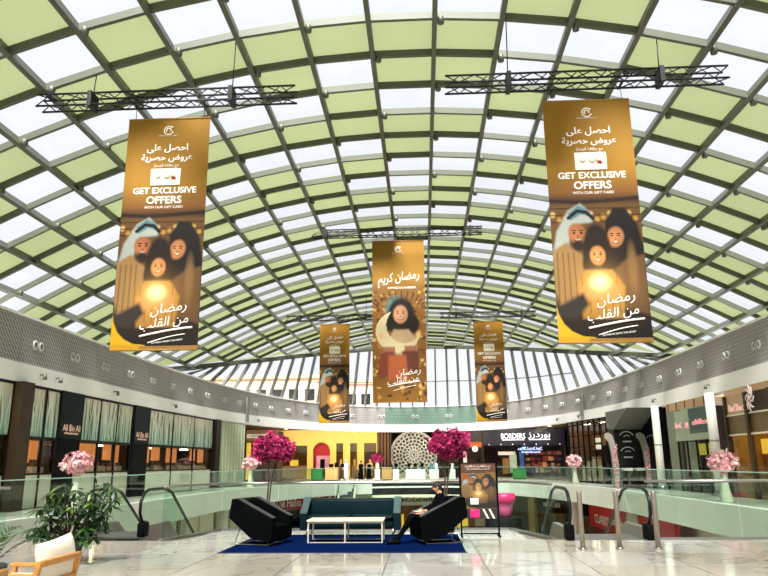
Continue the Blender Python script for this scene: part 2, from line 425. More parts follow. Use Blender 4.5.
# ---- cornice, perforated parapet, walls
m_cornice = M('cornice_white', (246, 245, 240), .5, 0, .03, .4)
m_hatch = hatch('perforated_grey_cladding', (172, 168, 164), (104, 101, 100), .19)
m_hatch2 = hatch('teal_reflection_cladding', (112, 150, 138), (96, 92, 66), .34, 2.0)  # reflections on the far centre panels, put in as teal and olive colour
co = strip(BAND, BS, 0, BS[-1], 4.4, 5.08, -.1, .5).build('trim_cornice', m_cornice, None, kind='structure', label='white cornice band over the shops')
pw = link('wall_parapet', None, None, None, 'grey perforated parapet band above the white cornice', 'structure')
L = BS[-1]; npp = 56
for k in range(npp):
    t0, t1 = L*k/npp+.012, L*(k+1)/npp-.012
    p, _ = on(BAND, BS, (t0+t1)/2)
    teal = p.y > 66.5 and -4 < p.x < 6.5
    o = strip(BAND, BS, t0, t1, 5.08, 6.75, 0, .12, .6).build('cladding_panel', m_hatch2 if teal else m_hatch, pw)
    uv_metres(o, BAND, BS, t0, t1)
strip(BAND, BS, 0, L, 6.75, 6.83, -.05, 2.9).build('coping', m_cornice, pw)
strip(BAND, BS, 0, L, 4.5, 6.75, .14, .3).build('backing', M('parapet_backing', (70, 70, 70), .7), pw)
# plain side walls near the camera and back wall with gable
box('wall_left', m_white, None, -14.4, -13.72, YB, 19.0, 0, 4.4, kind='structure', label='white wall at the near left, outside the view')
box('wall_right', m_white, None, 13.72, 14.4, YB, 21.0, 0, 4.4, kind='structure', label='white wall at the near right, outside the view')

# ---- vaulted roof
RH = 10.5                                   # ridge above eye level
_sm = [0, .3, .62, .915, 1.37, 2.03, 2.8, 4]; _ss = [0, .13, .26, .35, .456, .52, .6, .65]
_px, _pz, _pa = [0.0], [1.0], [0.0]
while _px[-1] < 1.7:
    s_ = float(np.interp(_px[-1]/_pz[-1], _sm, _ss)); _px.append(_px[-1]+.002); _pz.append(_pz[-1]-s_*.002); _pa.append(_pa[-1]+.002*math.sqrt(1+s_*s_))
NC = 21; CELL = .153*RH; ROWD = 1.556
def roof_pt(k, Y, drop=0.0):
    a = (k-NC/2)*.153; sg = 1 if a >= 0 else -1
    x = float(np.interp(abs(a), _pa, _px)); z = float(np.interp(x, _px, _pz)); s_ = float(np.interp(x/z, _sm, _ss))
    l = math.sqrt(1+s_*s_); nx, nz = sg*s_/l, 1/l
    return Vector((.3+sg*x*RH-nx*drop, Y, EYE+z*RH-nz*drop))
def ymax(k): return 64.4-.1*roof_pt(k, 0).x**2      # edge beam in plan
YMX = [ymax(k) for k in range(NC+1)]
ROWS = [YB+.4+ROWD*j for j in range(48)]
roof = link('ceiling', None, None, None, 'vaulted glass roof of clear and pale green panels on a grey steel grid', 'structure')
for k in range(NC+1):                       # ribs run the length of the hall
    Ys = [YB, YMX[k]]
    mb = MB(); vs_ = []; fs = []
    for y in Ys:
        c = roof_pt(k, y); nrm = (roof_pt(k, y, 1)-c).normalized(); sd = Vector((0,1,0)).cross(nrm).normalized()
        for a, b in ((-.06, 0), (.06, 0), (.06, .26), (-.06, .26)): vs_.append(c+sd*a+nrm*b)
    for i in range(len(Ys)-1):
        for q in range(4): fs.append((i*4+q, i*4+(q+1)%4, (i+1)*4+(q+1)%4, (i+1)*4+q))
    fs += [(0,1,2,3), tuple(len(vs_)-4+q for q in (3,2,1,0))]
    mb.add(vs_, fs).build('rib', m_rib, roof)
for j, y in enumerate(ROWS):                # cross bars, one arch per row
    ks = [k for k in range(NC+1) if YMX[k] >= y-.01]
    if len(ks) < 2: continue
    mb = MB()
    for k in ks[:-1]:
        a, b = roof_pt(k, y, .1), roof_pt(k+1, y, .1); nrm = (roof_pt(k+.5, y, 1)-roof_pt(k+.5, y)).normalized()
        mb.beam(a, b, .1, .18, nrm)
    mb.build('cross_bar', m_rib, roof)
# edge beam at the far end
pts = [roof_pt(k/4, ymax(k/4), .15) for k in range(0, NC*4+1)]
mb = MB()
for a, b in zip(pts, pts[1:]): mb.beam(a, b, .22, .32)
mb.build('edge_beam', m_rib, roof)
# panels: clear panes and pale green panels
cells = []
for j in range(len(ROWS)-1):
    for k in range(NC):
        ya, yb = ROWS[j], ROWS[j+1]
        q = [(k, min(ya, YMX[k])), (k+1, min(ya, YMX[k+1])), (k+1, min(yb, YMX[k+1])), (k, min(yb, YMX[k]))]
        if q[2][1]-q[1][1] < .05 and q[3][1]-q[0][1] < .05: continue
        cells.append((j, k, q))
hr = random.Random(5); last = {}
vis = []; kinds = {}
for j, k, q in cells:
    l = last.get(k, [hr.random() < .5])
    if len(l) > 1 and l[-1] == l[-2]: cl = not l[-1]
    elif l[-1]: cl = hr.random() < .34
    else: cl = hr.random() < .66
    last[k] = (l+[cl])[-3:]; kinds[(j, k)] = cl
    c = sum((roof_pt(a, b) for a, b in q), Vector())/4; px, py = proj(c)
    if c.y > 8 and -20 < px < 788 and -20 < py < 420: vis.append(((c-CAMP).length, j, k))
vis = sorted(vis)
near = set([(j, k) for _, j, k in vis if kinds[(j, k)]][:300]+[(j, k) for _, j, k in vis if not kinds[(j, k)]][:300])
rest = {True: MB(), False: MB()}
for j, k, q in cells:
    top = [roof_pt(a, b, -.035) for a, b in q]; bot = [roof_pt(a, b, 0.0) for a, b in q]
    mid = sum(bot, Vector())/4
    sh = lambda p: mid+(p-mid)*.985
    mb = MB(); mb.add([sh(p) for p in bot]+[sh(p) for p in top], [(0,1,2,3),(7,6,5,4),(0,1,5,4),(1,2,6,5),(2,3,7,6),(3,0,4,7)])
    if (j, k) in near: mb.build('clear_pane' if kinds[(j, k)] else 'green_panel', m_clear if kinds[(j, k)] else m_green, roof)
    else: rest[kinds[(j, k)]].add(mb.v, mb.f)
rest[True].build('clear_panes', m_clear, roof, kind='stuff'); rest[False].build('green_panels', m_green, roof, kind='stuff')
# small round fixing drums where bars meet ribs
drum = MB().lathe([(.05, -.1), (.08, -.09), (.085, .07), (.06, .1)], 10).mesh('fixing_drum')
for j, y in enumerate(ROWS):
    if not 9 < y < 30: continue
    for k in range(1, NC):
        if (j+k) % 2 or YMX[k] < y: continue
        o = link('fixing_drum', drum, m_rib, roof); o.location = roof_pt(k+.09, y, .22)
# back gable wall
wb = link('window_2', None, None, None, 'glazed end wall behind the camera', 'structure')
for k in range(NC+1):
    p = roof_pt(k, YB); MB().box(p.x-.06, p.x+.06, YB-.1, YB+.1, 0, p.z-.1).build('mullion', m_rib, wb)
    if k < NC:
        q = roof_pt(k+1, YB); MB().add([(p.x+.07, YB-.02, .1), (q.x-.07, YB-.02, .1), (q.x-.07, YB-.02, q.z-.12), (p.x+.07, YB-.02, p.z-.12), (p.x+.07, YB+.02, .1), (q.x-.07, YB+.02, .1), (q.x-.07, YB+.02, q.z-.12), (p.x+.07, YB+.02, p.z-.12)], [(0,1,2,3),(7,6,5,4),(0,1,5,4),(1,2,6,5),(2,3,7,6),(3,0,4,7)]).build('pane', m_clear, wb)
for zz in (2.5, 5.0): MB().box(-15.5, 15.5, YB-.06, YB+.06, zz-.05, zz+.05).build('transom', m_rib, wb)

# ---- sloping clerestory between parapet and roof edge
m_mull = M('mullion_grey', (96, 98, 92), .5, .2)
cl = link('window_1', None, None, None, 'raked clerestory glazing under the far edge of the roof', 'structure')
EB = [(p.x, p.y, p.z) for p in [roof_pt(k/8, ymax(k/8), .3) for k in range(6, NC*8-5)]]
es = arcs(EB)
def eb(t):
    i = max(0, min(len(es)-2, int(np.searchsorted(es, t, side='right'))-1))
    f = (t-es[i])/max(1e-6, es[i+1]-es[i]); return Vector(EB[i])*(1-f)+Vector(EB[i+1])*f
NM = 46
BZ = [(t, proj((on(BAND, BS, t)[0].x, on(BAND, BS, t)[0].y, 6.8))[0]) for t in [BS[-1]*k/2000 for k in range(2000)] if on(BAND, BS, t)[0].y > 30]
EZ = [(es[-1]*k/1500, proj(eb(es[-1]*k/1500))[0]) for k in range(1501)]
prev = None
for q in range(43):
    x = 165+q*495/42; xt = x+(423-x)*.075
    tb = min(BZ, key=lambda e: abs(e[1]-x))[0]; tt = min(EZ, key=lambda e: abs(e[1]-xt))[0]
    top = eb(tt); p, d = on(BAND, BS, tb); out = Vector((-d.y, d.x, 0)); bot = Vector((p.x, p.y, 6.8))+out*.12
    if top.z-bot.z > .1: MB().beam(bot, top, .11, .24, out).build('mullion', m_mull, cl)
    if prev and top.z-bot.z > .1:
        pb, pt = prev; n3 = (bot-pb).cross(pt-pb).normalized()*.03
        MB().add([pb, bot, top, pt, pb+n3, bot+n3, top+n3, pt+n3], [(0,1,2,3),(7,6,5,4),(0,1,5,4),(1,2,6,5),(2,3,7,6),(3,0,4,7)]).build('pane', m_clear, cl)
        if 12 < q < 36:
            a, b = pb.lerp(pt, .45), bot.lerp(top, .45); MB().beam(a, b, .07, .08).build('transom', m_mull, cl)
    prev = (bot, top)
# soffit over the far gallery
m_soff = M('soffit_tan', (150, 118, 84), .5, 0, .05)
so_ = MB(); pts = [p for p in BAND if p[1] > 40]
so_.prism([(-24, pts[0][1])]+[(x*1.02, y+.3) for x, y in pts]+[(24, pts[-1][1]), (24, 92), (-24, 92)], 4.95, 5.05, 'xy')
so_.build('ceiling_far', m_soff, None, kind='structure', label='tan soffit over the far gallery')
for k in range(9):  # downlights added to brighten the yellow shop and its neighbours
    x = -13.2+3.3*k; t = thing('added_downlight', ordinal(k+1)+' round recessed downlight from the left in the tan far soffit', 'downlight', (x, 71.6, 4.95), 0, 'downlights in the far soffit')
    MB().lathe([(.2, -.03), (.24, -.02), (.24, 0)], 16).build('trim_ring', m_white, t); MB().lathe([(.18, -.035), (.18, -.03)], 16).build('lamp_disc', M('added_downlight_disc', (255, 236, 200), .5, 0, 0, emit=8), t)
    ld = bpy.data.lights.new('downlight', 'AREA'); ld.shape = 'DISK'; ld.size = .35; ld.energy = 120; ld.color = (1, .9, .74); lo = bpy.data.objects.new('added_downlight_beam', ld); COL.objects.link(lo); lo.parent = t; lo.location = (0, 0, -.05); lo.rotation_euler = (math.radians(28), 0, 0)
box('wall_far', M('far_wall_dark', (60, 50, 44), .6), None, -24, 24, 84, 84.3, 0, 5, kind='structure', label='dark wall behind the far shops')
box('wall_far_side', M('far_wall_dark', (60, 50, 44), .6), None, -17.3, -17, 47, 84, 0, 5, kind='structure', label='dark side wall of the passage at the far left')
box('wall_far_side', M('far_wall_dark', (60, 50, 44), .6), None, 17, 17.3, 47, 84, 0, 5, kind='structure', label='dark side wall behind the far right shops')
# ground and buildings outside
box('ground', M('outside_ground', (190, 178, 158), .9), None, -160, 160, 94, 320, -6.2, -6, kind='structure', label='pale ground outside the hall')

# ================================================================== PRINTED PICTURES (painted as colours on a fine grid)
def S3(r, g, b): return np.array(srgb(r, g, b)[:3])
class Canvas:
    def __init__(s, nx, ny, aspect):
        """u 0..1 left to right, v 0..1 top to bottom; aspect = height/width"""
        s.nx, s.ny, s.a = nx, ny, aspect
        s.u, s.v = np.meshgrid((np.arange(nx)+.5)/nx, (np.arange(ny)+.5)/ny)
        s.c = np.zeros((ny, nx, 3))
    def put(s, al, col): s.c = s.c*(1-al[..., None])+np.asarray(col)*al[..., None]
    def fill(s, stops):
        for k in range(3): s.c[..., k] = np.interp(s.v, [p for p, _ in stops], [c[k] for _, c in stops])
    def ell(s, u, v, ru, rv, col, soft=.15, rot=0):
        """ru in widths, rv in heights"""
        du = (s.u-u); dv = (s.v-v)*s.a; c, sn = math.cos(rot), math.sin(rot)
        x = (du*c+dv*sn)/ru; y = (-du*sn+dv*c)/(rv*s.a); r = np.sqrt(x*x+y*y)
        s.put(np.clip((1-r)/soft+.5, 0, 1), col); return s
    def glow(s, u, v, r, col, k=1.0):
        d2 = ((s.u-u)**2+((s.v-v)*s.a)**2)/(r*r); s.c = s.c+np.asarray(col)*(k*np.exp(-d2))[..., None]
    def poly(s, pts, col, soft=.012):
        x = s.u; y = s.v*s.a; P = [(a, b*s.a) for a, b in pts]; ins = np.zeros(x.shape, bool); dm = np.full(x.shape, 9.0)
        for (x0, y0), (x1, y1) in zip(P, P[1:]+P[:1]):
            c = ((y0 > y) != (y1 > y)); 
            with np.errstate(divide='ignore', invalid='ignore'): xi = (x1-x0)*(y-y0)/(y1-y0 if y1 != y0 else 1e-9)+x0
            ins ^= c & (x < xi)
            t = np.clip(((x-x0)*(x1-x0)+(y-y0)*(y1-y0))/max(1e-9, (x1-x0)**2+(y1-y0)**2), 0, 1)
            dm = np.minimum(dm, np.hypot(x-x0-t*(x1-x0), y-y0-t*(y1-y0)))
        s.put(np.clip(np.where(ins, dm, -dm)/soft+.5, 0, 1), col); return s
    def line(s, pts, wd, col):
        x = s.u; y = s.v*s.a; dm = np.full(x.shape, 9.0)
        for (x0, y0), (x1, y1) in zip(pts, pts[1:]):
            y0 *= s.a; y1 *= s.a
            t = np.clip(((x-x0)*(x1-x0)+(y-y0)*(y1-y0))/max(1e-9, (x1-x0)**2+(y1-y0)**2), 0, 1)
            dm = np.minimum(dm, np.hypot(x-x0-t*(x1-x0), y-y0-t*(y1-y0)))
        s.put(np.clip((wd-dm)/.01+.5, 0, 1), col)
    def mesh(s, name, W, H):
        nx, ny = s.nx, s.ny; X = np.linspace(-W/2, W/2, nx+1); Zz = np.linspace(0, -H, ny+1)
        gx, gz = np.meshgrid(X, Zz); v = np.stack([gx, np.zeros_like(gx), gz], -1).reshape(-1, 3)
        i = np.arange(ny)[:, None]*(nx+1)+np.arange(nx)[None]; f = np.stack([i, i+nx+1, i+nx+2, i+1], -1).reshape(-1, 4)
        me = bpy.data.meshes.new(name); me.from_pydata(v.tolist(), [], f.tolist())
        at = me.color_attributes.new('print', 'FLOAT_COLOR', 'CORNER')
        col = np.concatenate([np.clip(s.c, 0, 1).reshape(-1, 3), np.ones((nx*ny, 1))], 1); at.data.foreach_set('color', np.repeat(col, 4, 0).ravel().astype(np.float32))
        return me
def face(cv, u, v, r, skin, hair, lean=0):
    """small printed face: r = half width in canvas widths"""
    a = cv.a; rv = r*1.3/a
    cv.ell(u, v, r, rv, skin, .25, lean)
    cv.ell(u-r*.25, v+rv*.1, r*.55, rv*.6, np.minimum(np.asarray(skin)*1.35, 1), .9, lean)
    for sx in (-1, 1):
        cv.ell(u+sx*r*.4, v-rv*.12, r*.17, rv*.07, S3(30, 15, 8), .5); cv.ell(u+sx*r*.4, v-rv*.33, r*.24, rv*.05, np.asarray(hair)*.9, .5)
    cv.ell(u, v+rv*.18, r*.13, rv*.13, np.asarray(skin)*.75, .9)
    cv.ell(u, v+rv*.5, r*.42, rv*.13, S3(150, 60, 40), .5); cv.ell(u, v+rv*.47, r*.32, rv*.07, S3(250, 240, 225), .5)

def scribble(parent, mat, x, z, y, width, height, seed=1, r=None):
    """row of small letter-like strokes for lettering too small to read"""
    q = random.Random(seed); mb = MB(); n = max(3, int(width/(height*.75))); r = r or height*.09
    for i in range(n):
        c = -width/2+width*(i+.5)/n; h = height*q.choice([.6, .6, 1.0]); k = q.random(); w_ = width/n*.32
        if k < .35: P = [(c-w_, 0, 0), (c-w_, 0, h), (c+w_, 0, h*.9), (c+w_, 0, 0)]
        elif k < .7: P = [(c+w_, 0, h), (c-w_, 0, h*.8), (c-w_, 0, h*.2), (c+w_, 0, 0)]
        else: P = [(c-w_, 0, 0), (c, 0, h), (c+w_, 0, 0)]
        mb.tube(P, r, 4)
    o = mb.build('lettering', mat, parent); o.location = (x, y, z-height*.4); return o

def family(nx, ny, a, v0=.435):
    """gold field above; below, a man in a white headscarf, a woman in a dark veil and a girl with a glowing light"""
    cv = Canvas(nx, ny, a)
    cv.fill([(0, S3(176, 130, 30)), (.30, S3(188, 138, 36)), (.40, S3(150, 100, 40)), (v0, S3(70, 40, 18)), (v0+.02, S3(120, 84, 36)), (.60, S3(120, 80, 34)), (.80, S3(70, 42, 20)), (1, S3(20, 12, 8))])
    f = lambda v: v0+(1-v0)*v                           # v inside the picture part
    for k in range(14):                                 # lit shelves behind
        cv.ell(.03+.07*k, f(.10+.02*((k*5) % 3)), .028, .012, S3(214, 160, 70) if k % 3 else S3(240, 200, 120), .8)
    for k in range(3): cv.line([(0, f(.055+.05*k)), (1, f(.06+.05*k))], .006, S3(60, 34, 14))
    cv.line([(0, f(-.005)), (.3, f(.012)), (.6, f(.005)), (1, f(-.015))], .02, S3(46, 24, 12))
    # woman: veil, robe
    cv.poly([(.58, f(.36)), (.60, f(.16)), (.70, f(.055)), (.84, f(.06)), (.95, f(.18)), (1.0, f(.34)), (1.0, f(.78)), (.60, f(.70))], S3(26, 18, 16), .03)
    cv.poly([(.66, f(.50)), (.82, f(.42)), (1.0, f(.40)), (1.0, f(.82)), (.70, f(.76))], S3(128, 92, 54), .04)
    cv.ell(.86, f(.50), .05, .09, S3(160, 120, 72), .9)
    face(cv, .70, f(.27), .092, S3(206, 140, 88), S3(20, 12, 8), .25)
    # man: headscarf, agal, robe
    cv.poly([(0, f(.40)), (.06, f(.22)), (.20, f(.07)), (.34, f(.02)), (.45, f(.09)), (.46, f(.16)), (.30, f(.17)), (.20, f(.27)), (.16, f(.40))], S3(196, 206, 196), .03)
    cv.poly([(.20, f(.09)), (.32, f(.03)), (.44, f(.08)), (.46, f(.12)), (.34, f(.10)), (.22, f(.145))], S3(104, 150, 158), .02)
    cv.line([(.20, f(.125)), (.30, f(.075)), (.40, f(.085)), (.47, f(.13))], .02, S3(14, 14, 16))
    cv.poly([(0, f(.36)), (.16, f(.30)), (.34, f(.40)), (.40, f(.60)), (.30, f(.78)), (0, f(.74))], S3(182, 142, 84), .03)
    for k in range(4): cv.line([(.05+.06*k, f(.38)), (.04+.065*k, f(.72))], .008, S3(140, 100, 52))
    face(cv, .29, f(.245), .10, S3(186, 118, 70), S3(24, 14, 10), -.3)
    cv.ell(.29, f(.325), .075, .022, S3(44, 26, 16), .7)
    # girl: hair, dress, light in her hands
    cv.ell(.49, f(.375), .155, .115*(1-v0)/.565, S3(38, 22, 12), .2); cv.ell(.38, f(.46), .06, .05, S3(38, 22, 12), .5); cv.ell(.60, f(.46), .06, .05, S3(38, 22, 12), .5)
    cv.poly([(.24, f(.62)), (.34, f(.50)), (.64, f(.50)), (.76, f(.62)), (.72, f(.84)), (.28, f(.84))], S3(206, 152, 66), .03)
    for k in range(6): cv.line([(.30+.075*k, f(.54)), (.29+.08*k, f(.80))], .006, S3(170, 116, 46))
    face(cv, .49, f(.40), .085, S3(226, 160, 96), S3(40, 24, 12))
    cv.ell(.38, f(.655), .11, .030, S3(230, 160, 90), .4, .3); cv.ell(.60, f(.655), .11, .030, S3(226, 156, 86), .4, -.3)
    cv.ell(.49, f(.585), .10, .026, S3(255, 232, 150), .9); cv.glow(.49, f(.585), .10, (1, .85, .45), .9); cv.glow(.49, f(.60), .25, (.5, .26, .04), .55)
    # dark foreground and the yellow corner
    dk = np.clip((cv.v-f(.70))/(.2), 0, 1)*np.clip(1-np.exp(-(((cv.u-.5)/.28)**2+((cv.v-f(.66))/.1)**2)), 0, 1)
    cv.put(dk*.92, S3(24, 15, 11))
    cv.poly([(0, f(.66)), (.05, f(.74)), (.3, f(.66)), (.36, f(.74)), (.2, f(.84)), (0, f(.82))], S3(58, 50, 44), .05)
    cv.poly([(0, f(.74)), (.02, f(.80)), (.07, f(.87)), (.15, f(.92)), (.26, f(.955)), (.40, f(.965)), (.40, f(1.02)), (0, f(1.02))], S3(236, 190, 24), .01)
    cv.poly([(.0, f(.972)), (1, f(.972)), (1, 1.01), (0, 1.01)], S3(176, 130, 62), .004)
    cv.poly([(.0, f(.955)), (.33, f(.965)), (.33, 1.01), (0, 1.01)], S3(222, 172, 30), .01)
    return cv
def crescent(nx, ny, a):
    """gold field above; below, a smiling girl looking over a big cream crescent moon among lamps"""
    cv = Canvas(nx, ny, a)
    cv.fill([(0, S3(174, 128, 30)), (.24, S3(184, 138, 40)), (.30, S3(150, 108, 44)), (.36, S3(150, 104, 40)), (.6, S3(168, 112, 40)), (.8, S3(150, 96, 34)), (1, S3(176, 124, 44))])
    r = random.Random(3)
    for _ in range(150):
        u, v = r.random(), r.uniform(.32, .99); cv.ell(u, v, r.uniform(.015, .05), r.uniform(.004, .014), S3(*r.choice([(226, 176, 84), (120, 74, 26), (250, 214, 130), (90, 54, 20), (198, 140, 52)])), .8)
    for k in range(14): cv.line([(.5+.42*math.cos(math.pi*k/13), .43-.06*math.sin(math.pi*k/13)), (.5+.5*math.cos(math.pi*k/13), .42-.10*math.sin(math.pi*k/13))], .012, S3(92, 58, 22))
    cv.ell(.44, .44, .18, .075, S3(90, 150, 150), .7)
    cv.ell(.55, .47, .25, .105, S3(34, 22, 16), .25); cv.ell(.76, .53, .12, .06, S3(34, 22, 16), .4); cv.ell(.34, .53, .08, .05, S3(34, 22, 16), .5)
    cv.poly([(.28, .64), (.40, .565), (.68, .565), (.82, .62), (.84, .72), (.24, .72)], S3(222, 190, 150), .04)
    face(cv, .53, .47, .135, S3(222, 164, 122), S3(30, 18, 12))
    m1 = (((cv.u-.48)/.42)**2+((cv.v-.575)/.128)**2) < 1; m2 = (((cv.u-.60)/.34)**2+((cv.v-.535)/.112)**2) < 1
    cv.put((m1 & ~m2).astype(float), S3(244, 232, 186)); cv.glow(.40, .64, .2, (.2, .16, .06), .6)
    cv.poly([(.12, .72), (.26, .675), (.40, .685), (.46, .75), (.40, .84), (.12, .86)], S3(150, 70, 44), .05); cv.poly([(.55, .70), (.72, .67), (.86, .70), (.86, .84), (.56, .82)], S3(120, 62, 40), .05)
    for k in range(5): cv.ell(.22+.045*k, .685, .022, .018, S3(196, 128, 92), .4); cv.ell(.62+.045*k, .68, .022, .018, S3(190, 122, 86), .4)
    cv.poly([(.30, .72), (.62, .72), (.66, .86), (.28, .88)], S3(206, 110, 60), .05)
    cv.ell(.86, .60, .05, .02, S3(255, 220, 140), .8); cv.ell(.16, .60, .04, .02, S3(255, 214, 130), .8)
    return cv

m_print = printed('banner_print', .45); m_poster = printed('poster_print', 0)
m_hem = M('banner_hem_gold', (150, 108, 42), .6)
m_truss = M('truss_black', (20, 22, 22), .5, .3)
fam_cache = {}
def swirl(r, mat, parent, x, z, y):
    """round swirl emblem: a ring arc, an inner hook and a dot"""
    mb = MB()
    for rr, a0, a1, n in ((r, .6, 6.0, 18), (r*.52, -.3, 3.9, 12)):
        P = [(rr*math.cos(a0+(a1-a0)*i/n), 0, rr*math.sin(a0+(a1-a0)*i/n)) for i in range(n+1)]
        mb.tube(P, r*.13, 5)
    mb.ell((r*.75, 0, r*.75), (r*.18, r*.1, r*.18), 8, 5)
    o = mb.build('emblem', mat, parent); o.location = (x, y, z); return o
def script_strokes(parent, mat, W, x, z, y):
    """hand-brushed underlines below the script"""
    mb = MB()
    for k, (a, b, dz, r) in enumerate(((-.30, .30, 0, .012), (-.2, .22, -.075, .006))):
        mb.tube([(W*(a+(b-a)*i/8), 0, W*(dz+.055*math.sin(math.pi*i/16)+.04*i/8)) for i in range(9)], W*r, 5)
    o = mb.build('underline', mat, parent); o.location = (x, y, z); return o

def banner(label, px_tl, px_tr, px_bl, px_br, Y, kind, ny, tr_=None):
    tl, tr, bl, br = (aty(*p, Y) for p in (px_tl, px_tr, px_bl, px_br))
    W = ((tr-tl).length+(br-bl).length)/2; H = (tl.z+tr.z-bl.z-br.z)/2
    cx = (tl.x+tr.x+bl.x+br.x)/4; zt = (tl.z+tr.z)/2
    t = thing('hanging_banner', label, 'banner', (cx, Y, zt-H), 0, 'gold advertising banners hanging from the roof')
    tie = tr_.location.z-.165-zt
    key = (kind, ny)
    if key not in fam_cache:
        cv = family(int(ny*W/H), ny, H/W) if kind == 'family' else crescent(int(ny*W/H), ny, H/W)
        fam_cache[key] = (cv.mesh('printed_picture', W, H), W, H)
    me, W0, H0 = fam_cache[key]
    o = link('printed_picture', me, m_print, t, label='printed photograph on gold ground'); o.location = (0, -.006, H); o.scale = (W/W0, 1, H/H0)
    box('backing_cloth', m_hem, t, -W/2, W/2, -.004, .004, 0, H)
    MB().tube([(-W/2, 0, H), (W/2, 0, H)], .025, 8).build('top_rod', m_hem, t); MB().tube([(-W/2, 0, 0), (W/2, 0, 0)], .022, 8).build('bottom_rod', m_hem, t)
    y = -.014
    swirl(W*.055, m_text, t, -W*.0, H*.945, y)
    scribble(t, m_text, 0, H*.921, y, W*.24, W*.022, 4)
    if kind == 'family':
        lettering(t, arabic('احصل على'), m_text, 0, H*.862, y, W*.50, fat=.015)
        lettering(t, arabic('عروض حصرية'), m_text, 0, H*.818, y, W*.62, fat=.015)
        lettering(t, arabic('مع بطاقة الهدايا'), m_text, 0, H*.782, y, W*.30)
        cdm = MB().rbox(-W*.18, W*.18, -.012, 0, -H*.0375, H*.0375, W*.02).build('gift_card', M('card_cream', (238, 230, 212), .5, 0, .04), t); cdm.location = (0, -.01, H*.732)
        for (dx, dz, rr, cc) in ((-.09, .01, .035, (206, 204, 180)), (.02, .008, .04, (216, 206, 180)), (.09, .014, .03, (206, 196, 170)), (.11, -.02, .02, (196, 30, 40)), (.085, -.02, .018, (226, 120, 40))):
            d_ = MB().lathe([(W*rr, -.002), (W*rr, .002)], 14, (0, 0, 0), 'y').build('card_mark', M('card_mark_%d_%d' % (cc[0], cc[1]), cc, .5, 0, 0), cdm); d_.location = (W*dx, -.016, W*dz)
        lettering(t, 'GET EXCLUSIVE', m_text, 0, H*.672, y, W*.76, fat=.022)
        lettering(t, 'OFFERS', m_text, 0, H*.630, y, W*.42, fat=.022)
        lettering(t, 'WITH OUR GIFT CARD', m_text, 0, H*.598, y, W*.46)
        for bd, xx, zz, ww in ((arabic('رمضان'), .14, .165, .42), (arabic('من القلب'), .10, .108, .56)):
            o = lettering(t, bd, m_text, W*xx, H*zz, y, W*ww, fat=0, shear=.25); o.rotation_euler.y = -.14
        script_strokes(t, m_text, W, W*.13, H*.055, y)
        o = lettering(t, 'RAMADAN FROM THE HEART', m_text, W*.15, H*.034, y, W*.36); o.rotation_euler.y = -.1
    else:
        o = lettering(t, arabic('رمضان كريم'), m_text, 0, H*.755, y, W*.80, H*.085, shear=.25, fat=-.0); o.rotation_euler.y = -.12
        lettering(t, 'RAMADAN KAREEM', m_text, W*.06, H*.698, y, W*.52)
        for bd, xx, zz, ww in ((arabic('رمضان'), .16, .175, .46), (arabic('من القلب'), .06, .125, .58)):
            o = lettering(t, bd, m_text, W*xx, H*zz, y, W*ww, shear=.25); o.rotation_euler.y = -.14
        script_strokes(t, m_text, W, W*.08, H*.09, y)
    for sx in (-.42, .42):
        MB().tube([(W*sx, 0, H), (W*sx, 0, H+tie)], .008, 5).build('tie', m_truss, t); MB().box(W*sx-.03, W*sx+.03, -.17, .17, H+tie-.02, H+tie).build('hook', m_truss, t)
    return t, (cx, Y, zt, W, H)
def truss(label, pa, pb, Y, cables, size=.3):
    """square lattice truss from pixel pa to pb at depth Y, hung by cables at given pixel columns"""
    a, b = aty(*pa, Y), aty(*pb, Y); z = (a.z+b.z)/2; L = b.x-a.x
    t = thing('lighting_truss', label, 'truss', (a.x, Y, z), 0, 'black lattice trusses hung below the roof')
    h = size/2; r = size*.085
    for sy in (-h, h):
        for sz in (-h, h): MB().tube([(0, sy, sz), (L, sy, sz)], r, 6).build('chord', m_truss, t)
    n = max(6, int(L/(size*1.1)))
    for nm, fn in (('front', lambda i: ((L*i/n, -h, h if i % 2 else -h))), ('rear', lambda i: ((L*i/n, h, -h if i % 2 else h))), ('top', lambda i: ((L*i/n, h if i % 2 else -h, h))), ('bottom', lambda i: ((L*i/n, -h if i % 2 else h, -h)))):
        MB().tube([fn(i) for i in range(n+1)], r*.7, 4).build(nm+'_lacing', m_truss, t)
    for px, py in cables:
        c = aty(px, (pa[1]+pb[1])/2, Y); x = c.x-a.x
        k = 0; best = None
        for q in range(0, NC*20):
            p = roof_pt(q/20, Y, .18)
            if best is None or abs(p.x-c.x) < abs(best.x-c.x): best = p
        MB().box(x-.05, x+.05, -h*1.35, h*1.35, -h*1.3, h*1.3).build('clamp', m_truss, t)
        MB().tube([(x, 0, h), (x+.03, 0, best.z-z)], .014, 5).build('cable', m_truss, t)
    return t
T0 = truss('long black lattice truss above the big banner on the left', (40, 103), (296, 95), 14.8, [(93, 0), (232, 0)])
T1 = truss('long black lattice truss above the big banner on the right', (445, 85), (726, 75), 14.8, [(508, 0), (660, 0)])
T2 = truss('black lattice truss above the crescent moon banner', (312, 235), (482, 230), 30, [(326, 0), (470, 0)], .3)
T3 = truss('small distant black truss above the small left banner', (286, 319), (378, 317), 42.5, [(300, 0), (366, 0)], .3)
T4 = truss('small distant black truss above the small right banner', (440, 316), (536, 313), 42.5, [(456, 0), (522, 0)], .3)
banner('big gold banner with family picture at the upper left', (130, 121), (209, 117), (109, 351), (199, 349), 14.8, 'family', 250, T0)
banner('big gold banner with family picture at the upper right', (543, 103), (629, 98), (558, 342), (653, 343), 14.8, 'family', 250, T1)
banner('tall gold banner with girl and crescent moon in the centre', (371, 242), (424, 240), (374, 402), (427, 402), 30, 'moon', 210, T2)
banner('small distant gold family banner left of the moon banner', (320, 325), (350, 324), (319, 423), (349, 422), 42.5, 'family', 120, T3)
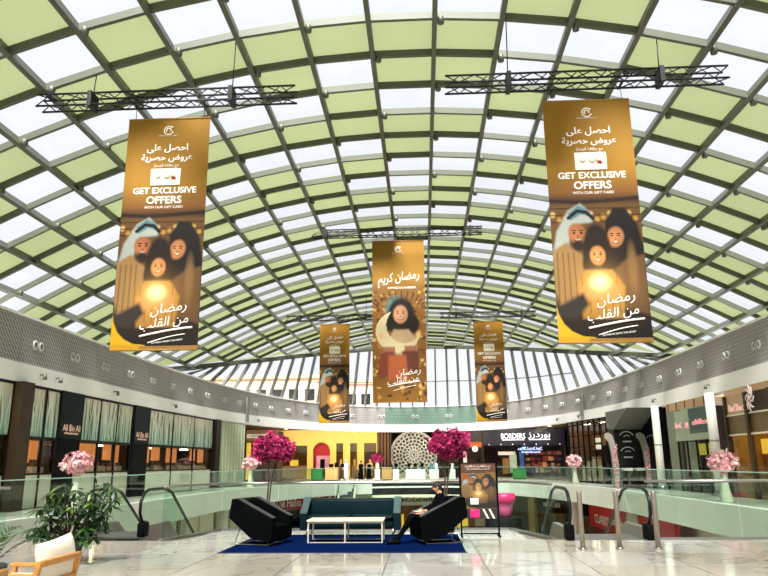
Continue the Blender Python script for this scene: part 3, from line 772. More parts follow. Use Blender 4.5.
banner('small distant gold family banner right of the moon banner', (473, 322), (503, 321), (477, 421), (507, 421), 42.5, 'family', 120, T4)

# ================================================================== NOZZLES AND SMALL CORNICE FITTINGS
m_noz = M('nozzle_white', (204, 204, 200), .5); m_nozin = M('nozzle_throat', (96, 96, 96), .5)
noz = MB().lathe([(.165, 0), (.175, .05), (.13, .08), (.085, .02)], 16, (0, 0, 0), 'y').mesh('nozzle_ring')
nozi = MB().lathe([(.10, .02), (.098, .035), (.03, .05)], 14, (0, 0, 0), 'y').mesh('throat')
s1, s2 = band_s(38, 5.9), band_s(190.6, 5.9); stp = (s2-s1)/6
NZ = [0]
def nozzle_pair(t):
    NZ[0] += 1
    p, d = on(BAND, BS, t)
    o = thing('air_nozzle_pair', ordinal(NZ[0])+' pair of round air nozzles from the left along the grey perforated band', 'air nozzle', (p.x+d.y*.0, p.y-d.x*.0, 5.85), math.atan2(d.y, d.x), 'pairs of air nozzles along the perforated band')
    for sx in (-.2, .2):
        a = link('nozzle_ring', noz, m_noz, o); a.location = (sx, 0, 0); a.rotation_euler.z = math.pi
        b = link('throat', nozi, m_nozin, o); b.location = (sx, 0, 0); b.rotation_euler.z = math.pi
t = s1-stp
while t < BS[-1]:
    p, _ = on(BAND, BS, t); q = proj((p.x, p.y, 5.85))
    if -12 < q[0] < 780 and p.y > 15: nozzle_pair(t)
    t += stp if p.y < 62 else stp*1.15
m_spot = M('spot_grey', (110, 110, 108), .4, .4)
for px, lab in ((37, 'grey spotlight on the cornice above the first sign pillar'), (53, 'small grey spotlight on the cornice, second from left'), (112, 'small grey spotlight on the cornice above the reed windows'), (171, 'grey spotlight on the cornice above the left shop'), (255, 'small grey spotlight on the cornice by the far left notch'),
                (480, 'small grey spotlight on the cornice above the bookshop'), (560, 'small grey spotlight on the cornice right of the bookshop'), (582, 'grey spotlight on the cornice above the gridded shop'), (658, 'grey spotlight on the cornice above the slim column'), (712, 'grey spotlight on the cornice above the right column')):
    p, d = on(BAND, BS, band_s(px, 4.75)); out = Vector((-d.y, d.x))
    o = thing('spotlight', lab, 'spotlight', (p.x-out.x*.1, p.y-out.y*.1, 4.72), math.atan2(d.y, d.x), 'spotlights on the white cornice')
    MB().box(-.03, .03, -.2, 0, .05, .1).build('bracket', m_spot, o); MB().lathe([(.05, .1), (.085, -.1)], 10, (0, -.2, 0), 'z').build('lamp_head', m_spot, o)
for px, lab in ((245.5, 'grey steel post across the perforated band at the far left'), (584, 'grey steel post across the perforated band at the far right')):
    p, d = on(BAND, BS, band_s(px, 5.0)); out = Vector((-d.y, d.x))
    o = thing('wall_post', lab, 'post', (p.x, p.y, 4.4), math.atan2(d.y, d.x))
    MB().box(-.18, .18, -.22, -.1, .1, 1.9).build('face_plate', M('post_grey', (128, 130, 126), .5, .3), o); MB().box(-.1, .1, -.1, .0, .7, 1.9).build('bracket', m_spot, o)

# ================================================================== SHOP FRONTS
class Front:
    """a shop front on a vertical plane from P0 to P1 (left to right seen from the hall); local x along, y away from the hall, z up"""
    def __init__(s, name, label, P0, P1, cat='storefront', group=None):
        s.P0, s.P1 = Vector(P0), Vector(P1); d = s.P1-s.P0; s.L = d.length; d.normalize(); s.d = d; s.n = Vector((-d.y, d.x))
        s.t = thing(name, label, cat, (P0[0], P0[1], 0), math.atan2(d.y, d.x), group)
    def uz(s, x, y):
        r = ray(x, y); n3 = Vector((s.n.x, s.n.y, 0)); k = (Vector((s.P0.x, s.P0.y, 0))-CAMP).dot(n3)/r.dot(n3); p = CAMP+r*k
        return (Vector((p.x, p.y))-s.P0).dot(s.d), p.z
    def u(s, x, y=440): return s.uz(x, y)[0]
    def z(s, x, y): return s.uz(x, y)[1]
    def box(s, name, mat, u0, u1, z0, z1, d0=0, d1=.1, parent=None, **kw): return MB().box(min(u0,u1), max(u0,u1), d0, d1, min(z0,z1), max(z0,z1)).build(name, mat, parent or s.t, **kw)
    def pbox(s, name, mat, x0, x1, y0, y1, d0=0, d1=.1, parent=None, **kw):
        ym = (y0+y1)/2; xm = (x0+x1)/2
        return s.box(name, mat, s.u(x0, ym), s.u(x1, ym), s.z(xm, y1), s.z(xm, y0), d0, d1, parent, **kw)
    def room(s, mat, depth=2.5, z1=4.4, lamps=2, u0=0, u1=None, z0=0, lamp=None):
        u1 = s.L if u1 is None else u1; w_ = .06
        s.box('back_wall', mat, u0, u1, z0, z1, depth, depth+w_); s.box('side_wall', mat, u0, u0+w_, z0, z1, .12, depth); s.box('side_wall', mat, u1-w_, u1, z0, z1, .12, depth)
        s.box('room_ceiling', mat, u0, u1, z1-w_, z1, .12, depth); s.box('room_floor', mat, u0, u1, z0+.001, z0+w_, .12, depth)
        for k in range(lamps):
            c = u0+(u1-u0)*(k+.5)/lamps; s.box('ceiling_lamp', lamp or m_lamp, c-.35, c+.35, z1-.12, z1-w_, depth*.35, depth*.35+.25)
    def text(s, body, mat, u, z, width, d=-.03, height=None, fat=.0, shear=0): return lettering(s.t, body, mat, u, z, d, width, height, fat, shear)
def bp(px, z=4.4): p, _ = on(BAND, BS, band_s(px, z)); return (p.x, p.y)

m_brown = M('dark_brown_metal', (30, 22, 17), .5, .0, spec=.15); m_bronze = M('bronze_pillar', (66, 52, 34), .5, .0, .1, spec=.2)
m_darkgreen = M('dark_green_black', (14, 26, 26), .5, spec=.1); m_oranget = M('orange_display', (226, 138, 70), .6, 0, .06, 2, emit=.35)
m_roomw = M('shop_room_warm', (120, 84, 52), .7, 0, .1, 2); m_roomd = M('shop_room_dark', (52, 40, 34), .7, 0, .15, 2)
m_reedback = gradient_z('reed_screen_teal_cream', (128, 170, 150), (226, 222, 196), 2.6, 4.2)
m_reed = gradient_z('reed_stalks', (186, 224, 204), (246, 240, 218), 2.5, 4.1); m_reed2 = gradient_z('reed_stalks_dark', (52, 96, 82), (128, 130, 106), 2.5, 4.2)
m_stone = M('stone_panel_cream', (232, 228, 206), .35, 0, .05, 3); m_disp = M('display_cream', (224, 208, 172), .5, 0, .08, 8)
m_rose = M('rose_gold_letters', (226, 186, 160), .4, .3, 0, emit=.3)
def reeds(fr, u0, u1, z0, z1, parent, seed):
    r = random.Random(seed)
    for mt, n, wd in ((m_reed2, int((u1-u0)*5), .05), (m_reed, int((u1-u0)*8), .045)):
        mb = MB()
        for i in range(n):
            u = r.uniform(u0+.05, u1-.05); a = r.uniform(-.22, .22); b = r.uniform(-.1, .1)
            P = [(min(u1-.03, max(u0+.03, u+a*(q/5)**2+b*math.sin(q))), (-.015 if mt is m_reed else -.006)-.0004*i, z0+.02+(z1-z0-.04)*q/5) for q in range(6)]
            vs_ = []; fs = []
            for q, p in enumerate(P):
                ww = wd*(1-.6*abs(q/5-.35)); vs_ += [(p[0]-ww, p[1], p[2]), (p[0]+ww, p[1], p[2])]
                if q: fs.append((2*q-2, 2*q-1, 2*q+1, 2*q))
            mb.add(vs_, fs)
        mb.build('reeds', mt, parent, kind='stuff')
def reed_bay(label, P0, P1, npan, seed, posters):
    f = Front('reed_shop_bay', label, P0, P1, group='shop bays with reed patterned glass on the left'); L = f.L
    ZR, ZW, ZB = 2.55, 1.42, 1.2
    f.room(m_roomd, 2.2, 2.5, 2)
    f.box('transom', m_brown, 0, L, ZR-.09, ZR, -.04, .1); f.box('head', m_brown, 0, L, 4.3, 4.4, -.04, .1); f.box('sill', m_brown, 0, L, ZB-.02, ZB+.05, -.04, .1)
    for k in range(npan+1): f.box('mullion', m_brown, L*k/npan-.03, L*k/npan+.03, 0.0, 4.4, -.05, .05)
    for k in range(npan):
        a, b = L*k/npan+.04, L*(k+1)/npan-.04
        p = f.box('reed_screen', m_reedback, a, b, ZR, 4.3, 0, .05); reeds(f, a, b, ZR, 4.3, p, seed*10+k)
        f.box('window_pane', m_shopglass, a, b, ZB+.05, ZR-.09, .0, .012)
        f.box('stone_panel', m_stone, a, b, .02, ZB-.02, 0, .08)
    r = random.Random(seed)
    for k, (fa_, fb_) in enumerate(posters): f.box('orange_poster', m_oranget, L*fa_, L*fb_, 1.62+.12*(k % 2), 2.46, .35+.1*(k % 3), .39+.1*(k % 3))
    n = int(L/.42)
    for k in range(n):
        u = L*(k+.5)/n; h = r.uniform(.28, .5)
        if r.random() < .75:
            c = f.box('display_stand', m_disp, u-.15, u+.15, 1.2, 1.25+h*.5, .3, .5)
            MB().lathe([(.05, 0), (.06, .1), (.03, .14), (.035, .18)], 8, (u, .4, 1.25+h*.5)).build('bottle', M('bottle_amber', (150, 90, 50), .2), f.t)
    return f
pY = lambda px: bp(px)
reed_bay('leftmost shop bay with reed glass, cut by the picture edge', (-13.7, 19.0), bp(14), 2, 1, [(.1, .4), (.55, .9)])
o = Front('stone_pillar', 'bronze brown pillar between the two leftmost shop bays', bp(14), bp(33), 'pillar')
o.box('shaft', m_bronze, .02, o.L*.62, 0, 4.4, -.35, .2); o.box('dark_strip', m_brown, o.L*.62, o.L-.02, 0, 4.4, -.1, .2)  # set-back strip of dark brown metal beside the shaft
reed_bay('narrow shop bay with reed glass left of the first dark sign pillar', bp(33.5), bp(60), 2, 2, [(.05, .45), (.55, .8)])
def sign_pillar(label, a, b):
    f = Front('sign_pillar', label, bp(a), bp(b), 'pillar', 'dark sign pillars on the left'); L = f.L
    f.box('shaft', m_darkgreen, .02, L-.02, 2.55, 4.4, -.12, .2); f.box('shaft_base', m_black, .02, L-.02, 0, 2.55, -.06, .2)
    f.text('Ali Bin Ali', m_rose, L/2, 2.98, L*.76, -.135, .26, .01); scribble(f.t, m_rose, L/2, 2.76, -.135, L*.6, .08, 3)
sign_pillar('dark pillar with rose lettering between the narrow and wide reed bays', 60.5, 83)
reed_bay('wide shop bay with reed glass behind the leafy shrub', bp(83.5), bp(133), 3, 3, [(.02, .18), (.22, .42), (.48, .56), (.6, .76), (.86, .97)])
sign_pillar('second dark pillar with rose lettering, farther along the left', 133.5, 149)
reed_bay('farthest shop bay with reed glass beside the slatted screen', bp(149.5), bp(213), 3, 4, [(.02, .12), (.17, .28), (.40, .55), (.72, .8), (.88, .98)])
o = Front('stone_pillar', 'slim dark brown pillar beside the tall slatted screen', bp(213.3), bp(218), 'pillar'); o.box('shaft', m_brown, .02, o.L-.02, 0, 4.4, -.25, .2); o.box('plinth', m_bronze, 0, o.L, 0, .25, -.28, .2)
f = Front('slatted_screen', 'tall screen of pale green vertical slats at the far left', bp(218.5), bp(245), 'screen')
f.box('backing', M('screen_back_olive', (92, 104, 80), .6), 0, f.L, 0, 4.38, .05, .15)
slat = MB().rbox(-.07, .07, -.06, .06, 0, 4.3, .015).mesh('slat'); msl = [M('slat_pale_green', (176, 196, 160), .5), M('slat_cream', (214, 212, 184), .5)]
ns = int(f.L/.26); slats = (slat, slat.copy())
for k in range(ns):
    q = link('slat', slats[k % 2], msl[k % 2], f.t)
    q.location = (f.L*(k+.5)/ns, 0, .04)

# ---- right hand side
m_wcol = M('white_column', (222, 222, 210), .4, 0, .04, 2)
def column(label, px):
    p, d = on(BAND, BS, band_s(px)); t = thing('round_column', label, 'column', (p.x-.35, p.y, 0))
    MB().lathe([(.2, .2), (.2, 4.4)], 20).build('shaft', m_wcol, t); MB().lathe([(.26, 0), (.26, .18), (.21, .2)], 20).build('base_ring', m_steel, t); MB().lathe([(.215, 2.3), (.215, 2.36)], 20).build('collar', m_steel, t)
column('slim white column between the black shop and the green glass shop', 661)
column('slim white column between the green and the gold shop', 717)
# gold shop with floral emblem
m_gold = M('shop_gold', (150, 112, 40), .4, .3, .3, 3); m_goldlit = M('gold_light_panel', (232, 190, 70), .5, 0, .2, 3, emit=.5); m_tan = M('tan_panel', (206, 168, 126), .5, 0, .05, 2)
m_floral = M('floral_screen', (110, 88, 48), .5, 0, .6, 22); m_pinkem = M('emblem_pale', (232, 214, 208), .4, 0, 0)
f = Front('gold_shop', 'gold and brown glass shop with pale floral emblem at the right edge', bp(724), (13.7, 21.0)); L = f.L
f.room(M('gold_room', (176, 128, 44), .5, 0, .3, 2), 2.0, 4.2, 5); W_ = L/5
f.box('head_panel', m_tan, 0, L, 4.15, 4.4, -.02, .1)
for k in range(6): f.box('post', m_bronze, W_*k-.09 if k else 0, W_*k+.09, 0, 4.15, -.12, .05)
for k in range(5):
    a, b = W_*k+.09, W_*(k+1)-.09
    f.box('upper_panel', m_tan if k % 2 == 0 else m_bronze, a, b, 3.35, 4.15, .02, .08); f.box('floral_panel', m_floral, a, b, 2.55, 3.3, .02, .06)
    f.box('rail', m_cream, a, b, 3.3, 3.36, -.04, .04); f.box('rail', m_cream, a, b, 2.48, 2.55, -.04, .04)
    f.box('window_pane', m_shopglass, a, b, .1, 2.48, .0, .012); f.box('light_panel', m_goldlit, a+.1, b-.1, 1.75, 2.35, 1.2, 1.25)
    f.box('display_shelf', m_gold, a+.15, b-.15, .05, 1.0, 1.0, 1.5)
scribble(f.t, M('sign_pale', (240, 200, 190), .4, 0, 0, emit=.3), W_*.5, 3.6, -.02, W_*.7, .28, 5)
u, z = f.uz(753.5, 398); mb = MB()
for k in range(8):
    a = 2*math.pi*k/8; mb.tube([(.10*math.cos(a+.9*q/5)*(1+q*.55), 0, .15*math.sin(a+.9*q/5)*(1+q*.55)) for q in range(6)], [.03, .035, .04, .04, .03, .015], 6)
mb.lathe([(.1, -.03), (.1, .03)], 14, (0, 0, 0), 'y'); e = mb.build('floral_emblem', m_pinkem, f.t); e.location = (u, -.16, z)
# green glass shop
m_dgreen = M('dark_green_board', (30, 72, 62), .4); m_mgreen = M('pale_green_glassboard', (146, 160, 130), .4, 0, .1); m_olive = M('olive_light', (196, 186, 66), .5, 0, .1, 2, emit=.35)
f = Front('green_shop', 'green glass shop with pink lettering between two slim columns', bp(665.5), bp(711)); L = f.L
f.room(m_roomd, 2.4, 3.9, 3)
f.box('head_panel', m_tan, 0, L, 4.0, 4.4, 0, .1)
for k in range(5): f.box('head_joint', m_brown, L*k/5+.3, L*k/5+.34, 4.0, 4.38, -.03, .0)
f.box('stone_pier', M('speckled_green_stone', (104, 114, 88), .4, 0, .35, 30), 0, L*.2, 0, 4.0, -.02, .2)
f.box('sign_board', m_mgreen, L*.2, L*.52, 2.6, 3.95, -.05, .1); f.box('sign_board', m_dgreen, L*.52, L, 2.6, 3.95, -.05, .1); f.box('pale_rail', m_mgreen, L*.2, L, 2.45, 2.75, -.09, .1)
f.box('window_pane', m_shopglass, L*.2, L, .1, 2.45, 0, .012)
for k in range(4): f.box('mullion', m_brown, L*(.2+.2*k), L*(.2+.2*k)+.06, 0, 2.6, -.03, .06)
f.box('light_panel', m_olive, L*.25, L*.95, 1.75, 2.3, .7, .75); f.box('hanging_cloth', m_mgreen, L*.22, L*.5, .9, 2.4, .3, .34); f.box('counter', m_dgreen, L*.3, L*.95, .05, 1.0, .9, 1.4)
m_pinkt = M('pink_letters', (236, 150, 150), .4, 0, 0, emit=.4)
scribble(f.t, m_pinkt, L*.28, 3.2, -.07, L*.16, .26, 6); scribble(f.t, m_pinkt, L*.475, 3.2, -.07, .3, .4, 7); scribble(f.t, m_pinkt, L*.74, 3.25, -.07, L*.3, .24, 8)
# black shop with canopy, chevron emblems and two tall floral wings
f = Front('black_shop', 'black shop front with two pale arched emblems under a grey canopy', bp(612), bp(657)); L = f.L
f.box('black_wall', m_black, 0, L, 0, 4.4, .05, .3)
m_can = M('canopy_grey', (92, 94, 88), .5)
UB = L*.6
f.box('front_board', M('charcoal_board', (40, 42, 38), .5, spec=.1), UB-.9, UB, 0, 3.42, -1.5, .0)
MB().prism([(UB-.95, 3.44), (L*.64, 3.3), (L*.98, 4.38), (UB-.95, 4.38)], -1.62, .04, 'xz').build('canopy', m_can, f.t)
for zz in (2.95, 2.05):
    mb = MB(); mb.tube([(.42*math.cos(math.pi*(.12+.76*q/10)), 0, .34*math.sin(math.pi*(.12+.76*q/10))) for q in range(11)], .03, 6); mb.tube([(.2*math.cos(math.pi*(.2+.6*q/6)), 0, .16*math.sin(math.pi*(.2+.6*q/6))-.04) for q in range(7)], .025, 6)
    mb.box(-.26, .26, -.02, .02, -.28, -.2); e = mb.build('arched_emblem', M('emblem_white', (214, 220, 214), .4, 0, 0), f.t); e.location = (UB+.03, -.78, zz-.1); e.rotation_euler.z = math.pi/2
mb = MB(); mb.tube([(.8*math.cos(math.pi*(.1+.8*q/12)), 0, .3*math.sin(math.pi*(.1+.8*q/12))) for q in range(13)], .025, 6); e = mb.build('arched_emblem', M('emblem_grey', (130, 150, 150), .4, 0, 0), f.t); e.location = (L*.82, 0, 2.6)
for k in range(2): f.box('counter', m_stone, UB+.3, UB+.7, .95, 1.1, -1.35+.75*k, -.8+.75*k); f.box('counter_leg', m_black, UB+.4, UB+.6, 0, .95, -1.2+.75*k, -.95+.75*k)
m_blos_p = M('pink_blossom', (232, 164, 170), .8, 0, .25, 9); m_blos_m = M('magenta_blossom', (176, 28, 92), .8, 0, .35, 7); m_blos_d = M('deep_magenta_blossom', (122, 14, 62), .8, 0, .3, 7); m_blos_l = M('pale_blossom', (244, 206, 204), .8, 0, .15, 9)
def blossoms(name, parent, mat, pts, size, seed, kind='stuff'):
    """small five-petal flowers scattered at the given points"""
    r = random.Random(seed); mb = MB()
    for p in pts:
        n = Vector((r.gauss(0, 1), r.gauss(0, 1), r.gauss(0, 1)+.4)).normalized(); a = n.orthogonal().normalized(); b = n.cross(a); g0 = r.uniform(0, 6); s_ = size*r.uniform(.7, 1.25)
        p = Vector(p); vs_ = [p]; fs = []
        for k in range(10):
            g = g0+2*math.pi*k/10; rr = s_*(1 if k % 2 == 0 else .55); vs_.append(p+(a*math.cos(g)+b*math.sin(g))*rr+n*(s_*.35 if k % 2 == 0 else .1*s_))
        for k in range(10): fs.append((0, 1+k, 1+(k+1) % 10))
        mb.add(vs_, fs)
    return mb.build(name, mat, parent, kind=kind)
def wing(label, px, ph):
    Yb = (f.P0+f.d*(UB+1.0)).y; w3 = aty(px, 450, Yb)
    t = thing('floral_wing', label, 'floral display', (w3.x, w3.y, 0), 0)
    mb = MB(); mb.prism([(-.05, .0), (.16, 0), (.24, 1.2), (.16, 2.3), (.0, 2.95), (-.2, 3.1), (-.38, 3.05), (-.42, 2.85), (-.22, 2.6), (-.12, 2.0), (-.06, 1.0)], -.12, .12, 'xz').build('shell', M('wing_silver', (170, 166, 156), .3, .4, .2, 12), t)
    r = random.Random(ph); pts = [(r.uniform(-.06, .18), -.14-.04*r.random(), r.uniform(.1, 2.2)) for _ in range(80)]
    blossoms('blossoms', t, m_blos_p, pts, .06, ph); blossoms('pale_blossoms', t, m_blos_l, [(x, y, z+.2) for x, y, z in pts[:50]], .05, ph+1)
wing('tall silver floral wing left of the arched emblems', 613, 3); wing('tall silver floral wing right of the arched emblems', 645, 4)
# gridded shop
f = Front('gridded_shop', 'shop with black square window grid right of the bookshop', bp(567), bp(611.5)); L = f.L
f.room(m_roomw, 2.6, 4.3, 3)
f.box('backdrop', M('shop_gold', (150, 112, 40)), L*.08, L*.5, 2.3, 3.4, 1.6, 1.7); f.box('backdrop', m_tan, L*.5, L*.72, .3, 2.4, 1.4, 1.5); f.box('light_panel', m_goldlit, L*.5, L*.62, 1.1, 2.3, 1.0, 1.05); f.box('doorway', m_black, L*.72, L*.92, 0, 2.5, .15, .25)
for k in range(9): f.box('grid_post', m_black, L*k/8-.035, L*k/8+.035, 0, 4.4, -.06, .02)
for zz in (.06, 1.0, 1.7, 2.5, 3.3, 4.1, 4.36): f.box('grid_bar', m_black, 0, L, zz-.03, zz+.03, -.05, .01)
for k in range(8):
    f.box('window_pane', m_shopglass, L*k/8+.04, L*(k+1)/8-.04, .1, 4.3, .02, .03)
    if k not in (5, 6): f.box('goods_shelf', m_disp, L*k/8+.1, L*(k+1)/8-.1, .1, 1.2+.3*(k % 3), .9, 1.3)
for zz in (2.3, 2.75): f.box('white_card', m_white, L*.66, L*.76, zz, zz+.3, -.1, -.07)
# ---- far row, set back under the soffit
YF = 75.0
def far(name, label, x0, x1, Y=YF): return Front(name, label, tuple(aty(x0, 450, Y).xy), tuple(aty(x1, 450, Y).xy))
f = far('passage_shop', 'narrow lit shop with small white sign beyond the slatted screen', 246, 277.5, 62); L = f.L
f.room(m_roomw, 2.4, 4.3, 2); f.box('header', m_tan, 0, L, 3.5, 4.4, -.05, .1); f.box('light_column', m_goldlit, L*.02, L*.14, .2, 3.3, .0, .2); f.box('window_pane', m_shopglass, L*.2, L, .1, 3.5, .02, .035)
sg = f.box('sign_board', M('sign_cream', (236, 226, 206), .5, 0, 0, emit=.3), L*.02, L*.75, 3.72, 4.05, -.12, -.05); scribble(f.t, m_brown, L*.36, 3.88, -.14, L*.5, .18, 9)
m_yel = M('yellow_wall', (250, 218, 108), .5, 0, .04, 1)
f = far('yellow_shop', 'bright yellow shop front with arched doorway and tall windows', 277, 377); L = f.L
f.room(M('shop_room_ochre', (140, 100, 54), .7), 3, 4.9, 4)
a0, a1 = f.u(313, 455), f.u(330, 455); ac, ar = (a0+a1)/2, (a1-a0)/2
wins = [(f.u(279, 455), f.u(307, 455), 3.35), (f.u(336, 455), f.u(343, 455), 3.55), (f.u(350, 455), f.u(357, 455), 3.55), (f.u(364, 455), f.u(376.3, 455), 3.55)]
f.box('header', m_yel, 0, L, 3.95, 4.95, -.02, .25)
edges = sorted([w_[:2] for w_ in wins]+[(a0, a1)]); x = 0
for a, b in edges+[(L, L)]:
    if a-x > .05: f.box('pier', m_yel, x, a, 0, 3.95, 0, .25)
    x = b
for a, b, h in wins:
    f.box('lintel', m_yel, a, b, h, 3.95, 0, .25); f.box('window_pane', m_shopglass, a, b, .05, h, .1, .12); f.box('glazing_bar', m_brown, a, b, 2.55, 2.62, .08, .14); f.box('tinted_top', M('smoke_panel', (120, 104, 76), .3), a, b, 2.62, h, .13, .16)
    f.box('display_shelf', m_tan, a+.1, b-.1, .05, 1.3, 1, 1.5)
    f.box('light_panel', m_goldlit, a+(b-a)*.3, a+(b-a)*.6, 1.2, 1.9, 1.6, 1.66)
mb = MB(); sp_ = 2.75; pts = [(a0, 3.96), (a0, sp_)]+[(ac-ar*math.cos(math.pi*q/12), sp_+ar*math.sin(math.pi*q/12)) for q in range(1, 12)]+[(a1, sp_), (a1, 3.96)]
mb.prism(pts, .0, .25, 'xz').build('arch_spandrel', m_yel, f.t)
f.box('red_back', M('red_wall', (196, 24, 40), .5, 0, .05), a0, a1, 0, 3.9, .6, .7); f.box('pink_frame', M('pink_frame', (238, 168, 200), .5, 0, 0), a0+ar*.35, a1-ar*.1, 0, 2.3, .4, .5); f.box('dark_door', m_black, ac-ar*.2, ac+ar*.35, 0, 1.95, .34, .4)
# brown panel and round lattice
f = far('brown_pier', 'dark timber panelled pier left of the round lattice', 377.5, 391); f.box('panel', m_roomw, 0, f.L, 0, 4.95, .1, .3)
for k in range(4): f.box('batten', m_brown, f.L*(.15+.24*k), f.L*(.15+.24*k)+.12, 0, 4.95, 0, .1)
u0 = aty(391, 470, 76.0); u1 = aty(437, 470, 76.0); cx_ = (u0.x+u1.x)/2; rr = (u1.x-u0.x)/2
t = thing('round_lattice_gate', 'big round silver lattice screen between the yellow shop and the bookshop', 'screen', (cx_, 76, 0)); zc = 4.75-rr
m_lat = M('lattice_silver', (236, 236, 228), .4, .1, .1, 5)
MB().tube([(rr*math.cos(a), 0, max(0, zc+rr*math.sin(a))) for a in [math.pi*(-.28+1.56*k/40) for k in range(41)]], .09, 8).build('rim', m_lat, t)
k = 0
for ring in range(1, 7):
    r0 = rr*ring/7; n = 6+ring*4
    for q in range(n):
        a = 2*math.pi*q/n+ring*.3; c = (r0*math.cos(a), 0, zc+r0*math.sin(a))
        if c[2] < .35: continue
        MB().tube([(c[0]+rr*.085*math.cos(2*math.pi*i/8), .03*(ring % 2), c[2]+rr*.085*math.sin(2*math.pi*i/8)) for i in range(8)], .05, 5, closed=True).build('lattice_ring', m_lat, t)
MB().lathe([(rr*.99, -.02), (rr*.99, .02)], 40, (0, .3, zc), 'y').build('glass_disc', M('frosted_disc', (120, 116, 98), .3, 0, .5, 2), t).scale = (1, 1, 1)
MB().box(-rr*.8, rr*.8, -.1, .2, 0, .4).build('plinth', m_stone, t)
# dark shop with clock, bookshop
m_navy = M('navy_sign_band', (20, 18, 40), .4, 0, 0); m_lit = M('lit_white_letters', (248, 248, 255), .4, 0, 0, emit=1.1); m_litb = M('lit_blue_letters', (170, 190, 240), .4, 0, 0, emit=1.0)
f = far('dark_cafe', 'dark shop front with round white clock behind the right blossom tree', 438.6, 483); L = f.L
f.room(m_roomd, 3, 4.9, 3); f.box('header', M('maroon_dark', (48, 22, 24), .5), 0, L, 3.6, 4.95, -.02, .1); f.box('orange_panel', M('orange_dark', (190, 94, 40), .6, 0, .2), L*.7, L*.98, 3.0, 3.7, .1, .2)
MB().lathe([(.28, -.1), (.3, -.04), (.3, 0)], 20, (f.u(475, 449), 0, f.z(475, 449)), 'y').build('clock_face', M('clock_white', (240, 240, 235), .4, 0, 0, emit=.4), f.t)
f.box('menu_board', m_white, L*.55, L*.63, 1.4, 2.6, -.05, .0)
for k in range(5): f.box('shelf', m_bronze, L*k/5+.1, L*(k+1)/5-.1, .1, 1.5+.3*(k % 2), .8, 1.2)
f = far('bookshop', 'dark bookshop front with white lit lettering in two languages', 483.5, 566); L = f.L
f.room(M('bookshop_room', (64, 40, 40), .7, 0, .2), 3.5, 4.9, 5, lamp=M('cool_lamp', (235, 235, 255), .5, 0, 0, emit=3))
f.box('sign_band', m_navy, 0, L, 3.15, 4.9, -.05, .12)
za = f.z(513, 436); lettering(f.t, 'BORDERS', m_lit, f.u(513, 436), za, -.08, f.u(525, 436)-f.u(501, 436), .55, .0); f.text(arabic('بوردرز'), m_lit, f.u(539, 436), za+.0, f.u(550.5, 436)-f.u(528.5, 436), -.08, .6, .0)
f.box('underline', m_lit, f.u(529, 439), f.u(550, 439), za-.42, za-.34, -.09, -.05); f.box('underline', m_lit, f.u(502, 439), f.u(524, 439), za-.42, za-.36, -.09, -.05)
for k in range(7): f.box('sign_spot', m_lit, L*(k+.5)/7-.05, L*(k+.5)/7+.05, 3.22, 3.3, -.12, -.05)
scribble(f.t, m_litb, f.u(530, 449), f.z(530, 448.7), -.04, f.u(543, 449)-f.u(518, 449), .3, 11, .04); scribble(f.t, m_litb, f.u(531, 452), f.z(531, 452), -.04, f.u(541, 449)-f.u(522, 449), .18, 12, .03)
f.box('white_cart_top', m_white, f.u(499, 455), f.u(516, 455), 2.2, 2.55, .3, .9); f.box('white_cart', M('cart_green', (176, 200, 178), .5), f.u(510, 455), f.u(517, 455), .4, 2.2, .4, .9); f.box('barrel', M('amber_barrel', (150, 104, 50), .5), f.u(503, 455), f.u(509, 455), .3, 1.9, .4, .9)
f.box('blue_post', M('blue_panel', (52, 92, 160), .5, 0, 0), f.u(520, 455), f.u(524, 455), 0, 2.5, .2, .4)
rb = random.Random(9); bk = [M('book_%d' % k, c, .6) for k, c in enumerate([(150, 40, 40), (190, 150, 90), (60, 60, 110), (120, 80, 50), (190, 180, 170), (110, 30, 60)])]
for row in range(4):
    f.box('book_shelf', m_brown, f.u(526, 455), L-.3, .35+.6*row, .4+.6*row, .9, 1.3)
    x = f.u(526, 455)+.1
    while x < L-.6:
        wd = rb.uniform(.2, .45); f.box('book_stack', rb.choice(bk), x, x+wd, .4+.6*row, .4+.6*row+rb.uniform(.25, .5), .9, 1.25); x += wd+rb.uniform(.03, .25)

